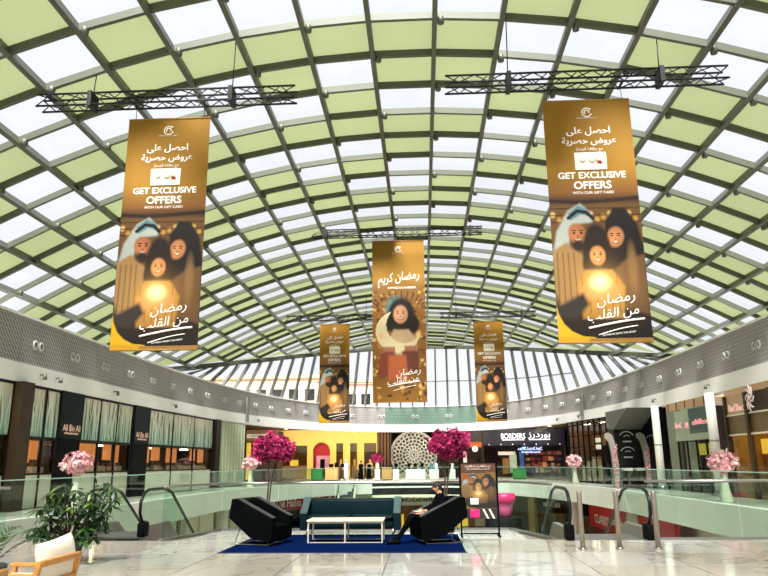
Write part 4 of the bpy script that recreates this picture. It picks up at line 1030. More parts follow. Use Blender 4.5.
# ================================================================== GLASS BALUSTRADES
def bal(label, pts, h=1.1, pane=1.5, rail=None, cap=True, posts=False):
    """glass balustrade along a polyline (2-D points)"""
    t = thing('glass_balustrade', label, 'balustrade', (pts[0][0], pts[0][1], 0)); o = Vector((pts[0][0], pts[0][1], 0))
    P = [Vector((x, y, 0))-o for x, y in pts]; S = [0]
    for a, b in zip(P, P[1:]): S.append(S[-1]+(b-a).length)
    def at(d):
        i = max(0, min(len(S)-2, int(np.searchsorted(S, d, side='right'))-1)); return P[i].lerp(P[i+1], (d-S[i])/max(1e-6, S[i+1]-S[i]))
    n = max(1, round(S[-1]/pane)); marks = sorted(set([S[-1]*k/n for k in range(n+1)])) if len(pts) > 8 else None
    segs = [(at(a), at(b)) for a, b in zip(marks, marks[1:])] if marks else []
    if not marks:
        for a, b in zip(P, P[1:]):
            L = (b-a).length; m_ = max(1, round(L/pane)); segs += [(a.lerp(b, i/m_), a.lerp(b, (i+1)/m_)) for i in range(m_)]
    for a, b in segs:
        d = (b-a).normalized(); a2, b2 = a+d*.015, b-d*.015; s_ = Vector((-d.y, d.x, 0))*.008
        q = [a2-s_, b2-s_, b2+s_, a2+s_]; MB().add([(v.x, v.y, .03) for v in q]+[(v.x, v.y, h) for v in q], [(0,1,2,3),(7,6,5,4),(0,1,5,4),(1,2,6,5),(2,3,7,6),(3,0,4,7)]).build('pane', m_bal, t)
        if posts: MB().tube([(a.x, a.y, .0), (a.x, a.y, .22)], .035, 8).build('glass_clamp', m_steel, t)
    ln = [s[0] for s in segs]+[segs[-1][1]]
    if cap: MB().tube([(v.x, v.y, h+.012) for v in ln], .018, 6).build('edge_cap', M('glass_edge', (150, 196, 180), .2), t)
    if rail: MB().tube([(v.x, v.y, rail) for v in ln], .03, 8).build('handrail', m_steel, t)
    m2 = MB()
    for a, b in segs: m2.beam((a.x, a.y, .02), (b.x, b.y, .02), .09, .05)
    m2.build('base_channel', m_steel, t)
    return t
def slab_pts(t0, t1, off, n):
    r = []
    for i in range(n+1):
        p, d = on(SLAB, SS, t0+(t1-t0)*i/n); r.append((p.x-d.y*off, p.y+d.x*off))
    return r
iL = next(i for i, p in enumerate(SLAB) if p[1] > 46); iR = len(SLAB)-1-iL
bal('long glass balustrade along the left gallery edge', slab_pts(0, SS[iL], .3, 22))
e2 = aty(350, 477, 61.3)
_fb = slab_pts(SS[iL]+.05, SS[iR]-.05, .3, 120)
bal('curved glass balustrade left of the far escalator', [p for p in _fb if p[0] < e2.x-.85], pane=1.8)
bal('curved glass balustrade right of the far escalator, before the far stands', [p for p in _fb if p[0] > e2.x+.85], pane=1.8)
bal('long glass balustrade along the right gallery edge', slab_pts(SS[iR], SS[-1], .3, 22))
bal('glass balustrade with steel handrail curving behind the sofa', [(-4.75, 14.75), (-4.15, 16.95), (2.55, 16.95), (3.15, 14.75)], 1.02, 1.4, rail=1.06, cap=False)
bal('glass balustrade with steel handrail at the near right', [(4.98, 14.7), (10.3, 14.7)], 1.05, 1.85, rail=1.1, cap=False)
bal('glass balustrade left of the escalator behind the shrub', [(-10.3, 14.7), (-8.0, 14.7)], 1.02, 1.5, rail=1.06, cap=False)
# bollard posts
for (px, py, top, lab) in ((583, 549.5, 491, 'steel bollard nearest the centre, by the escalator'), (620, 549, 491, 'steel bollard in the middle, in front of the red shop sign'), (658.5, 549, 491, 'steel bollard at the end of the right handrail')):
    p = atz(px, py, 0); h = aty(px-6, top, p.y).z
    t = thing('bollard', lab, 'bollard', (p.x, p.y, 0), 0, 'steel bollards by the right escalator')
    MB().lathe([(.045, .02), (.045, h-.02), (.035, h)], 14).build('shaft', M('bollard_steel', (150, 140, 128), .35, .7, .1, 20), t); MB().lathe([(.075, 0), (.075, .02), (.05, .03)], 16).build('base_ring', m_steel, t)
# ================================================================== ESCALATORS
m_belt = M('handrail_rubber', (8, 9, 10), .4, spec=.3); m_step = M('step_grey', (92, 94, 94), .4, .5); m_skirt = M('escalator_skirt', (176, 176, 172), .3, .6)
def escalator(label, x, y, ang, drop=5.5, wd=1.0, white=False):
    t = thing('escalator', label, 'escalator', (x, y, 0), ang); run = drop/math.tan(math.radians(30)); x0 = 1.2
    path = [(.25, .28), (-.05, .32), (-.2, .5), (-.2, .72), (-.06, .90), (.2, .97), (x0, .97), (x0+.5, .86), (x0+run, .97-drop+.0), (x0+run+.6, .97-drop), (x0+run+1.5, .97-drop), (x0+run+1.7, .6-drop), (x0+run+1.5, .3-drop)]
    for s in (-wd/2-.12, wd/2+.12):
        MB().tube([(s, a, b) for a, b in path], .034, 8).build('handrail', m_belt if not white else m_belt, t)
        poly = [(-.1, .3), (-.16, .5), (-.16, .7), (-.04, .86), (.2, .93), (x0, .93), (x0+.5, .82), (x0+run, .93-drop), (x0+run+1.5, .93-drop), (x0+run+1.5, .2-drop), (x0+run, .2-drop), (x0+.4, .15), (.2, .2)]
        MB().prism(poly, s-.008, s+.008, 'yz').build('glass_side', m_bal, t)
        sk = [(.0, .0), (.0, .22), (x0+.3, .22), (x0+run, .22-drop), (x0+run+1.6, .22-drop), (x0+run+1.6, -drop), (x0+run-.4, -drop-.0), (x0, -.35), (0, -.35)]
        MB().prism(sk, s-.06, s+.06, 'yz').build('skirt', m_skirt if not white else m_stone, t)
        MB().rbox(s-.08, s+.08, -.12, .2, .0, .3, .03).build('newel_base', m_black, t)
    n = 26; st = MB().box(-wd/2+.02, wd/2-.02, 0, run/n*1.0, -.25, 0).mesh('step')
    for k in range(n): q = link('step', st, m_step, t); q.location = (0, x0+run*k/n, -drop*(k+1)/n+.1)
    MB().box(-wd/2-.05, wd/2+.05, .0, x0, -.04, .004).build('landing_plate', m_steel, t)
    return t
p = atz(140, 537.5, 0); escalator('escalator going down at the left of the lounge, black handrails', p.x-.62, p.y+.1, 0)
p = atz(650, 540, 0); escalator('escalator going down behind the steel bollards on the right', p.x-.77, p.y+.0, 0, wd=1.3)
escalator('distant escalator rising to the far gallery by the yellow shop', e2.x, 62.0, math.pi, white=True)

# ================================================================== LOWER LEVEL
m_red = M('red_fascia', (168, 22, 30), .45, 0, .05); m_lwhite = M('white_letters_print', (240, 236, 226), .5, 0, 0)
f = Front('lower_cafe', 'lower level cafe with dark red curved sign left of the sofa', (-12.4, 60), (-7.2, 67.2), 'storefront'); L = f.L
f.box('red_sign', m_red, 0, L, -2.3, -1.1, -.3, .1); f.box('dark_front', m_black, 0, L, -5.5, -2.35, 0, .2); f.text('The Halles Chocolate Cafe', m_lwhite, L*.5, -1.7, L*.86, -.32, .7, .01)
for k in range(5): f.box('window_pane', m_shopglass, L*k/5+.1, L*(k+1)/5-.1, -5.3, -2.5, -.03, -.01)
f.box('poster', M('red_poster', (190, 40, 60), .5), L*.6, L*.72, -4.4, -3.4, -.06, -.03); f.box('counter', m_stone, L*.3, L*.6, -5.5, -4.6, -.9, -.4)
f = Front('lower_white_shop', 'white panelled shop front on the lower level at the left', (-13.2, 30), (-13.2, 58.5), 'storefront'); L = f.L
f.box('back_panel', M('lower_shop_grey', (110, 112, 100), .5), 0, L, -5.5, -1.3, .1, .2)
for k in range(8): f.box('white_panel', m_stone, L*k/8+.15, L*(k+1)/8-.5 if k % 3 else L*(k+1)/8-.1, -5.5, -1.4, -.05, .1)
for k in range(4): f.box('white_post', m_white, L*(.12+.25*k), L*(.12+.25*k)+.3, -5.5, -1.25, -.5, -.2)
f = Front('lower_red_shop', 'red shop on the lower level with white capital lettering', (13.4, 57), (13.4, 38), 'storefront'); L = f.L
f.box('red_sign', M('red_bright', (190, 20, 28), .45, 0, .04), 0, L, -3.2, -.95, -.2, .1); f.box('dark_front', M('dark_red_front', (90, 14, 18), .5), 0, L*.35, -5.5, -3.2, 0, .1); f.box('striped_front', m_stone, L*.35, L, -5.5, -3.2, .1, .2)
for k in range(10): f.box('louvre', m_lwall, L*.35, L, -5.4+.22*k, -5.32+.22*k, -.02, .1)
ua, ub = f.u(598, 520), f.u(612, 520); f.text('CLARKS', m_lwhite, (ua+ub)/2, f.z(605, 520), ub-ua, -.23, .62, .02); ua, ub = f.u(615, 522), f.u(626, 522); scribble(f.t, m_lwhite, (ua+ub)/2, f.z(620, 522.5), -.23, ub-ua, .5, 21, .06)
f = Front('lower_black_shop', 'black shop on the lower level with white sign and stone pier', (9.9, 64.5), (13.2, 57.4), 'storefront'); L = f.L
f.box('sign_board', m_black, 0, L, -2.6, -1.0, -.1, .1); f.box('stone_pier', M('olive_pier', (176, 160, 96), .5), L*.0, L*.12, -5.5, -1.25, -.3, .1); f.box('room_back', m_roomw, 0, L, -5.5, -2.6, .8, .9)
for k in range(5): f.box('glass_door', m_shopglass, L*(.15+.17*k), L*(.3+.17*k), -5.5, -2.6, 0, .02); f.box('door_frame', m_bronze if k % 2 else m_black, L*(.15+.17*k)-.12, L*(.15+.17*k), -5.5, -2.6, -.05, .05)
scribble(f.t, m_lwhite, L*.42, -1.95, -.13, L*.3, .5, 22, .06)
f = Front('lower_display', 'gold lit lower level shop seen below the far fascia', (-6.9, 69), (9, 69), 'storefront'); L = f.L
f.box('cream_header', m_cream, 0, L, -2.4, -1.2, 0, .2); f.box('back_wall', m_roomw, 0, L, -5.5, -2.4, .6, .7); scribble(f.t, m_brown, L*.5, -1.9, -.03, L*.5, .4, 23, .05)
for k in range(8): f.box('gold_case', [m_disp, m_gold, m_goldlit][k % 3], L*k/8+.3, L*(k+1)/8-.4, -5.5, -3.2-.4*(k % 2), -.4, .3)
for k, (x, y) in enumerate(((-11.6, 30), (-11.6, 44), (11.7, 26), (11.7, 40), (11.5, 54), (-11.2, 56))):
    t = thing('lower_column', ['left near', 'left middle', 'right near', 'right middle', 'right far', 'left far'][k]+' white round column under the gallery on the lower level', 'column', (x, y, -5.5)); MB().lathe([(.3, .15), (.3, 4.25)], 18).build('shaft', m_wcol, t); MB().lathe([(.36, 0), (.36, .15)], 18).build('base_ring', m_steel, t)
# giant pink perfume bottle display on the lower floor
p = aty(504.5, 515, 40.0)
t = thing('giant_perfume_bottle', 'giant pink perfume bottle display on the lower floor beside the poster stand', 'display', (p.x, 40, -5.5)); zb = aty(504.5, 517, 40).z+5.5; zt = aty(504.5, 493, 40).z+5.5
m_pink = M('hot_pink', (226, 30, 110), .35); m_pinkg = M('pink_glass', (214, 90, 140), .2)
MB().rbox(-1.0, 1.0, -.8, .8, 0, zb, .05).build('pedestal', m_black, t); hh = zt-zb
MB().lathe([(.3, zb), (.42, zb+.1), (.5, zb+hh*.55), (.46, zb+hh*.62)], 20).build('flask', m_pinkg, t); MB().lathe([(.62, zb+hh*.62), (.64, zb+hh*.8), (.6, zb+hh*.98), (.2, zb+hh)], 20).build('cap', m_pink, t)

# ================================================================== FAR GALLERY KIOSKS, PEOPLE AND PLANTS
def kiosk(name, label, px0, px1, ytop, Y, mat, top=None, d=1.0):
    a, b = aty(px0, 470, Y), aty(px1, 470, Y); h = aty(px0, ytop, Y).z
    t = thing(name, label, 'kiosk', ((a.x+b.x)/2, Y, 0)); W = (b.x-a.x)/2
    MB().rbox(-W, W, -d/2, d/2, .08, h, .03).build('body', mat, t); MB().box(-W*.94, W*.94, -d*.45, d*.45, 0, .08).build('plinth', m_black, t); MB().box(-W*1.04, W*1.04, -d*.54, d*.54, h, h+.05).build('top', top or mat, t)
    return t, h, W
m_kg = M('bright_green', (14, 104, 34), .45, 0, .05); m_kw = M('kiosk_wood', (196, 150, 92), .5, 0, .1, 8)
kiosk('green_counter', 'bright green counter in front of the yellow shop arch', 312, 323, 469, 64.5, m_kg); kiosk('green_counter', 'bright green counter in front of the bookshop', 513, 525, 469, 64.5, m_kg)
t, h, W = kiosk('wooden_counter', 'pale wooden counter with dark machine beside the green counter', 326, 338, 468, 64.5, m_kw)
for k in range(3): MB().rbox(-W+.3+k*.5, -W+.65+k*.5, -.2, .2, h+.05, h+.35+.1*(k % 2), .03).build('machine', m_black, t)
t, h, W = kiosk('wooden_counter', 'pale wooden counter right of the far escalator', 382, 392, 468, 64.5, m_kw)
def perfume_stand(label, px, ytop, nb, cols, wpx=7):
    a = aty(px, 470, 63.5); h = aty(px, 474.5, 63.5).z+.45; W = wpx/2*63.5/700
    t = thing('perfume_stand', label, 'display stand', (a.x, 63.5, 0), 0, 'white perfume stands on the far gallery'); MB().rbox(-W, W, -.3, .3, .06, h, .03).build('pedestal', m_white, t); MB().box(-W*.9, W*.9, -.27, .27, 0, .06).build('plinth', m_black, t)
    for k in range(nb):
        x = -W+2*W*(k+.5)/nb; b = MB().rbox(x-.13, x+.13, -.1, .1, h, h+.5, .03).build('bottle', cols[k % len(cols)], t); MB().lathe([(.05, h+.5), (.06, h+.62)], 8, (x, 0, 0)).build('cap', m_steel, b)
perfume_stand('white stand with one dark bottle left of the lattice', 396, 468, 1, [m_black], 6); perfume_stand('white stand with three dark bottles before the lattice', 415.5, 468, 3, [m_black], 19)
m_teal = M('teal_bottle', (60, 130, 136), .3)
perfume_stand('white stand with teal and white bottles behind the blossom tree', 434, 468, 2, [m_teal, m_white], 9); perfume_stand('white stand with pale bottle left of the poster', 452, 468, 1, [m_white], 6); perfume_stand('small white stand left of the wooden counter', 377.5, 468, 1, [m_disp], 5)
def wrap_person(bm_pts, edges, radii, name, mat, parent, sub=2, root=0):
    me = bpy.data.meshes.new(name); me.from_pydata(bm_pts, edges, [])
    o = link(name, me, mat, None); md = o.modifiers.new('skin', 'SKIN'); md.use_smooth_shade = True
    for i, r in enumerate(radii): me.skin_vertices[0].data[i].radius = (r if isinstance(r, tuple) else (r, r)); me.skin_vertices[0].data[i].use_root = (i == root)
    sd = o.modifiers.new('sub', 'SUBSURF'); sd.levels = sub; sd.render_levels = sub
    dg = bpy.context.evaluated_depsgraph_get(); dg.update(); ev = bpy.data.meshes.new_from_object(o.evaluated_get(dg)); bpy.data.objects.remove(o)
    ev.materials.clear(); q = link(name, ev, mat, parent); return q
m_skin = M('skin', (176, 124, 92), .6, 0, .05, 6); m_hair = M('dark_hair', (26, 20, 18), .7); m_cloth = M('black_cloth', (8, 9, 11), .9, 0, .15, 9, spec=.02); m_thobe = M('white_robe', (226, 226, 222), .8)
def walker(label, px, py, Y, hgt, robe):
    a = aty(px, py, Y); t = thing('person', label, 'person', (a.x, Y, 0), R_.uniform(-.4, .4)); k = hgt/1.75
    P = [(0,0,1.0),(0,0,1.25),(0,0,1.45),(0,0,1.56),(0,-.01,1.66),(.19,0,1.42),(.26,-.02,1.15),(.25,-.1,.9),(-.19,0,1.42),(-.26,-.02,1.15),(-.25,-.1,.9),(.1,0,.92),(.11,-.02,.5),(.11,.02,.08),(.11,-.12,.04),(-.1,0,.92),(-.11,.03,.5),(-.11,.06,.08),(-.11,-.08,.04)]
    E = [(0,1),(1,2),(2,3),(3,4),(2,5),(5,6),(6,7),(2,8),(8,9),(9,10),(0,11),(11,12),(12,13),(13,14),(0,15),(15,16),(16,17),(17,18)]
    Rd = [(.15,.11),(.15,.11),(.14,.1),.055,(.085,.1),.065,.05,.035,.065,.05,.035,.09,.07,.05,.045,.09,.07,.05,.045]
    wrap_person([(x*k, y*k, z*k) for x, y, z in P], E, Rd, 'body', m_skin, t, 1)
    MB().lathe([(.27*k, .06*k), (.22*k, .7*k), (.2*k, 1.05*k), (.24*k, 1.38*k), (.1*k, 1.5*k)], 16).build('robe', robe, t); MB().ell((0, .01, 1.7*k), (.1*k, .11*k, .1*k), 10, 6).build('hair', m_hair if robe is not m_thobe else m_thobe, t)
walker('person in a white robe standing at the top of the far escalator', 346, 465, 66.0, 1.8, m_thobe); walker('person in dark clothes walking right of the white robed person', 361, 465, 67, 1.7, m_cloth); walker('person in dark clothes near the far left windows', 369, 465, 68, 1.65, m_cloth)
def bouquet(label, x, y, zc, r, mats, seed, base='vase', n=260, flat=.75, cat='flower arrangement', bs=.11):
    t = thing('flower_arrangement', label, cat, (x, y, 0)); rr = random.Random(seed)
    hb = zc-r*.55
    MB().lathe([(.2, 0), (.24, .05), (.12, hb*.6), (.16, hb), (.14, hb)], 16).build('vase', m_stone, t)
    MB().tube([(0, 0, hb-.05), (.02, 0, zc)], [.05, .02], 6).build('stem', M('stem_brown', (86, 64, 44), .8), t)
    for mi, mt in enumerate(mats):
        pts = []
        for _ in range(n//len(mats)):
            v = Vector((rr.gauss(0, 1), rr.gauss(0, 1), rr.gauss(0, 1))).normalized()*r*rr.uniform(.45, 1.0)*(1+.15*math.sin(5*rr.random())); pts.append((v.x, v.y, zc+v.z*flat))
        blossoms(['blossoms', 'pale_blossoms', 'dark_blossoms'][mi], t, mt, pts, bs, seed+mi)
    return t
def at_gallery(px, py, X): return atx(px, py, X)
p = at_gallery(722, 461.5, 11.6); bouquet('round pink blossom arrangement in front of the right column', p.x, p.y, p.z, .50, [m_blos_p, m_blos_l], 31, n=420, bs=.1)
p = at_gallery(78, 463, -11.8); bouquet('round pink blossom arrangement behind the leafy shrub', p.x, p.y, p.z, .52, [m_blos_p, m_blos_l], 32, n=420, bs=.1)
p = at_gallery(251, 463, -10.9); bouquet('small pink blossom arrangement beside the left blossom tree', p.x, p.y, p.z, .55, [m_blos_p, m_blos_l], 33, n=260, bs=.14)
p = at_gallery(574, 461, 11.0); bouquet('small pink blossom arrangement before the gridded shop', p.x, p.y, p.z, .5, [m_blos_p, m_blos_l], 34, n=240, bs=.14)
p = aty(377, 458.5, 65.5); bouquet('small magenta blossom arrangement right of the far escalator', p.x, p.y, p.z, .6, [m_blos_m, m_blos_d], 35, n=240, bs=.16)
p = aty(489, 470, 63.5)
# outside buildings seen through the clerestory
def building(label, px0, px1, ytop, Y, mat, nx, nz):
    a, b = aty(px0, 390, Y), aty(px1, 390, Y); h = aty((px0+px1)/2, ytop, Y).z+6
    t = thing('building', label, 'building', (a.x, Y, -6)); W = b.x-a.x
    MB().box(0, W, 0, 14, 0, h).build('wall', mat, t); MB().box(-.3, W+.3, -.3, 14.3, h, h+.5).build('roof_edge', m_tan, t)
    for i in range(nx):
        for j in range(nz):
            x = W*(i+.5)/nx; z = h-2.6-3.2*j; q = MB().box(x-.8, x+.8, -.08, .02, z-.9, z+.9).build('window', m_brown, t); MB().box(x-.65, x+.65, -.1, -.08, z-.75, z+.75).build('pane', m_slot, q)
m_beige = M('beige_render', (216, 190, 158), .8, 0, .05, .3)
building('wide beige building outside the clerestory at the left', 205, 318, 379, 112, m_beige, 7, 4); building('pinkish building outside the clerestory beside the moon banner', 330, 373, 384, 120, M('pink_render', (222, 190, 172), .8, 0, .05, .3), 3, 4)

# ================================================================== THE LOUNGE
m_rug = M('blue_rug', (6, 22, 60), .95, 0, .18, 14, .3, spec=.0)
t = thing('rug', 'deep blue rectangular rug under the lounge furniture', 'rug', (-.85, 14.4, 0))
MB().rbox(-2.15, 2.15, -1.62, 1.45, .0, .014, .006).build('pile', m_rug, t); MB().box(-2.17, 2.17, -1.66, -1.6, 0, .012).build('hem', M('rug_hem', (14, 26, 70), .9), t)
RZ = .014
m_leath = M('dark_teal_leather', (6, 27, 32), .5, 0, .15, 5, .05, spec=.08); m_leath2 = M('teal_leather_edge', (50, 72, 70), .35, 0, .1, 5)
c = atz(351, 536, 0); cz = aty(351, 498, 16.2).z
t = thing('sofa', 'dark teal leather sofa with raised side panels behind the low table', 'sofa', (c.x, 15.85, RZ)); W = 1.06
MB().rbox(-W+.14, W-.14, -.42, .12, .14, .34, .05).build('seat_base', m_leath, t); MB().rbox(-W+.15, -.01, -.46, .1, .32, .42, .045).build('seat_cushion', m_leath, t); MB().rbox(.01, W-.15, -.46, .1, .32, .42, .045).build('seat_cushion', m_leath, t)
MB().rbox(-W+.14, W-.14, .08, .34, .14, cz-.02, .05).build('backrest', m_leath, t)
for sx in (-1, 1):
    MB().prism([(-.46, .12), (.36, .12), (.38, cz), (.2, cz), (-.44, .44)], sx*(W-.14), sx*W, 'yz').build('arm', m_leath, t); MB().beam((sx*(W-.07), -.44, .452), (sx*(W-.07), .2, cz+.01), .15, .03).build('arm_trim', m_leath2, t)
    for y in (-.38, .28): MB().lathe([(.02, 0), (.025, .14)], 10, (sx*(W-.15), y, 0)).build('leg', m_steel, t)
MB().beam((-W+.16, -.2, cz+.0), (W-.16, -.2, cz+.0), .01, .01) 
MB().tube([(-W+.16, .1, cz-.01), (W-.16, .1, cz-.01)], .012, 6).build('piping', m_leath2, t)
# low table
a, b = atz(308, 543, RZ), atz(382, 543, RZ); W = b.x-a.x
t = thing('coffee_table', 'low pale wood table with thin white legs in front of the sofa', 'table', (a.x, a.y, RZ)); m_pine = M('pale_wood', (226, 206, 172), .4, 0, .08, 10); m_wmet = M('white_metal', (196, 190, 172), .4, .1)
MB().rbox(-.03, W+.03, -.03, .68, .385, .42, .008).build('table_top', m_pine, t)
for x in (0, W/2, W):
    for y in (0, .64): MB().box(x-.014, x+.014, y-.014, y+.014, 0, .385).build('leg', m_wmet, t)
for y in (0, .64): MB().box(0, W, y-.01, y+.01, .36, .385).build('apron', m_wmet, t); MB().box(0, W, y-.008, y+.008, .0, .014).build('floor_rail', m_wmet, t)
# wedge armchairs
m_chair = M('black_upholstery', (7, 9, 10), .7, 0, .2, 6, .05, spec=.02); m_chairsheen = M('grey_arm_sheen', (52, 56, 55), .4)  # grey rim strips: reflected light on the black upholstery, put in as colour
def wedge_chair(label, px, py, rz):
    p = atz(px, py, 0); t = thing('wedge_armchair', label, 'armchair', (p.x, p.y, RZ), rz, 'black wedge armchairs on the blue rug')
    pr = [(-.45, .84), (-.30, .83), (.44, .49), (.42, .12), (.34, .07), (-.04, .15), (-.50, .50)]
    for s in (-1, 1):
        MB().prism(pr, s*.29, s*.42, 'xz').build('arm', m_chair, t); MB().beam((-.32, s*.355, .848), (.43, s*.355, .503), .13, .02).build('arm_sheen', m_chairsheen, t)
    MB().prism([(-.45, .83), (-.32, .81), (-.17, .40), (-.3, .30), (-.50, .50)], -.29, .29, 'xz').build('backrest', m_chair, t)
    MB().prism([(-.22, .44), (.42, .34), (.42, .12), (.34, .07), (-.04, .15), (-.34, .36)], -.285, .285, 'xz').build('seat', m_chair, t)
    MB().beam((-.45, -.29, .835), (-.45, .29, .835), .03, .02).build('back_sheen', m_chairsheen, t)
    for s in (-.3, .3): MB().tube([(-.30, s, .34), (-.42, s, .03), (-.30, s, .012), (.30, s, .012), (.26, s, .10)], .011, 6).build('wire_leg', m_steel, t)
    for x in (-.38, .25): MB().tube([(x, -.3, .013), (x, .3, .013)], .011, 6).build('cross_wire', m_steel, t)
    return t
wedge_chair('black wedge armchair standing empty left of the sofa', 262, 544.5, math.radians(-16))
WC = wedge_chair('black wedge armchair right of the sofa with the seated man', 437, 543, math.radians(196))
# the seated man
t = thing('person', 'man in black clothes sitting in the right armchair, looking down at papers', 'person', (WC.location.x, WC.location.y, RZ), math.radians(196))
P = [(.02,0,.50),(-.06,0,.66),(-.10,0,.82),(-.07,0,.915),(-.02,0,.99),(.02,0,1.05),
     (-.10,.17,.82),(-.02,.26,.63),(.20,.17,.585),(.27,.13,.585),
     (-.10,-.17,.82),(-.02,-.26,.63),(.20,-.17,.585),(.27,-.13,.585),
     (.10,.10,.47),(.50,.13,.50),(.80,.12,.11),(.93,.13,.055),
     (.10,-.10,.47),(.46,-.11,.49),(.72,-.11,.11),(.86,-.12,.055),(.075,0,.985)]
E = [(0,1),(1,2),(2,3),(3,4),(4,5),(2,6),(6,7),(7,8),(8,9),(2,10),(10,11),(11,12),(12,13),(0,14),(14,15),(15,16),(16,17),(0,18),(18,19),(19,20),(20,21),(4,22)]
Rd = [(.14,.12),(.13,.12),(.12,.10),.05,(.082,.075),(.075,.07),.07,.052,.034,.036,.07,.052,.034,.036,.092,.066,.042,.04,.092,.066,.042,.04,.014]
for s, w_ in ((1, 9), (-1, 13)):                       # four fingers and a thumb on each hand
    for k in range(4):
        y = s*(.155-.017*k); i = len(P); P += [(.315, y, .585), (.335+.006*(1.5-abs(k-1.5)), y-.01*s, .562)]; E += [(w_, i), (i, i+1)]; Rd += [.0095, .008]
    i = len(P); P += [(.285, s*.085, .60), (.315, s*.075, .59)]; E += [(w_, i), (i, i+1)]; Rd += [.011, .009]
body = wrap_person(P, E, Rd, 'body', m_cloth, t, 2); body.data.materials.append(m_skin)
for pl in body.data.polygons:
    q = pl.center
    if (q.z > .915 and q.x > -.16) or (q.x > .235 and q.z > .54 and abs(q.y) < .2): pl.material_index = 1
mb = MB(); mb.ell((-.035, 0, 1.04), (.098, .088, .092), 14, 9); mb.build('hair', m_hair, t)
MB().ell((.045, 0, .955), (.04, .055, .03), 10, 6).build('beard', m_hair, t)
for s in (-1, 1):
    MB().ell((.066, s*.03, 1.02), (.012, .014, .008), 8, 5).build('eye', M('eye_dark', (20, 16, 14), .3), t); MB().ell((-.01, s*.083, 1.0), (.02, .01, .03), 8, 5).build('ear', m_skin, t)
    MB().rbox(.76 if s > 0 else .69, 1.03 if s > 0 else .95, s*.125-.045, s*.125+.045, -.0, .09, .035).build('shoe', m_black, t)
t = thing('paper_sheets', 'white papers held on the lap of the seated man', 'papers', (WC.location.x, WC.location.y, RZ), math.radians(196)); mb = MB(); mb.add([(.26,-.15,.555),(.44,-.15,.575),(.44,.15,.575),(.26,.15,.555),(.26,-.15,.563),(.44,-.15,.583),(.44,.15,.583),(.26,.15,.563)], [(0,1,2,3),(7,6,5,4),(0,1,5,4),(1,2,6,5),(2,3,7,6),(3,0,4,7)]); mb.build('sheet', m_white, t); MB().rbox(.30, .34, -.1, .1, .585, .60, .004).build('folded_sheet', m_disp, t)
# poster stand
a, b = atz(461.5, 536, 0), atz(500, 537, 0); Yp = (a.y+b.y)/2; W = b.x-a.x; zt = aty(480, 463, Yp).z; zb = aty(480, 518.5, Yp).z; zm = aty(480, 509, Yp).z
t = thing('poster_stand', 'black framed poster stand with dark family poster right of the seated man', 'poster stand', (a.x, Yp, 0))
for x in (0, W): MB().box(x-.018, x+.018, -.018, .018, .0, zt+.02).build('post', m_black, t); MB().box(x-.02, x+.02, -.22, .22, 0, .03).build('foot', m_black, t)
for z in (zt, .06, .19): MB().box(0, W, -.012, .012, z-.012, z+.012).build('cross_bar', m_black, t)
MB().box(.02, W-.02, -.008, .02, zm, zt).build('panel', m_black, t)
cv = family(64, 92, (zt-zm)/(W-.05), .20); 
cv.fillv = None
top = np.clip((.2-cv.v)/.02+.5, 0, 1); cv.put(top, S3(128, 74, 44)); cv.ell(.12, .30, .14, .06, S3(196, 96, 34), .6)
cv.put(np.clip((cv.v-.5)/.3, 0, 1)*.5, S3(30, 18, 12)); cv.c *= .38
me = cv.mesh('printed_picture', W-.05, zt-zm); o = link('printed_picture', me, m_poster, t); o.location = (W/2, -.012, zt)
scribble(t, m_text, W/2, zt-(zt-zm)*.075, -.02, W*.7, .045, 41); scribble(t, m_text, W/2, zt-(zt-zm)*.135, -.02, W*.62, .03, 42)
MB().rbox(W*.26, W*.48, -.03, -.014, zm+.09, zm+.22, .008).build('white_card', m_white, t)
# pink bottle display in front of the dark band at the poster foot
MB().box(.02, W-.02, -.004, .01, zb, zm).build('lower_panel', M('lower_print_dark', (40, 34, 34), .4, 0, .2, 6), t); MB().rbox(W*.25, W*.5, -.012, -.003, zb+.02, zm-.01, .004).build('pink_bottle_print', m_pink, t)
for k in range(2): MB().prism([(W*(.58+.16*k), zm), (W*(.63+.16*k), zm), (W*(.75+.16*k), zb), (W*(.70+.16*k), zb)], -.012, -.003, 'xz').build('pale_stripe', m_stone, t)
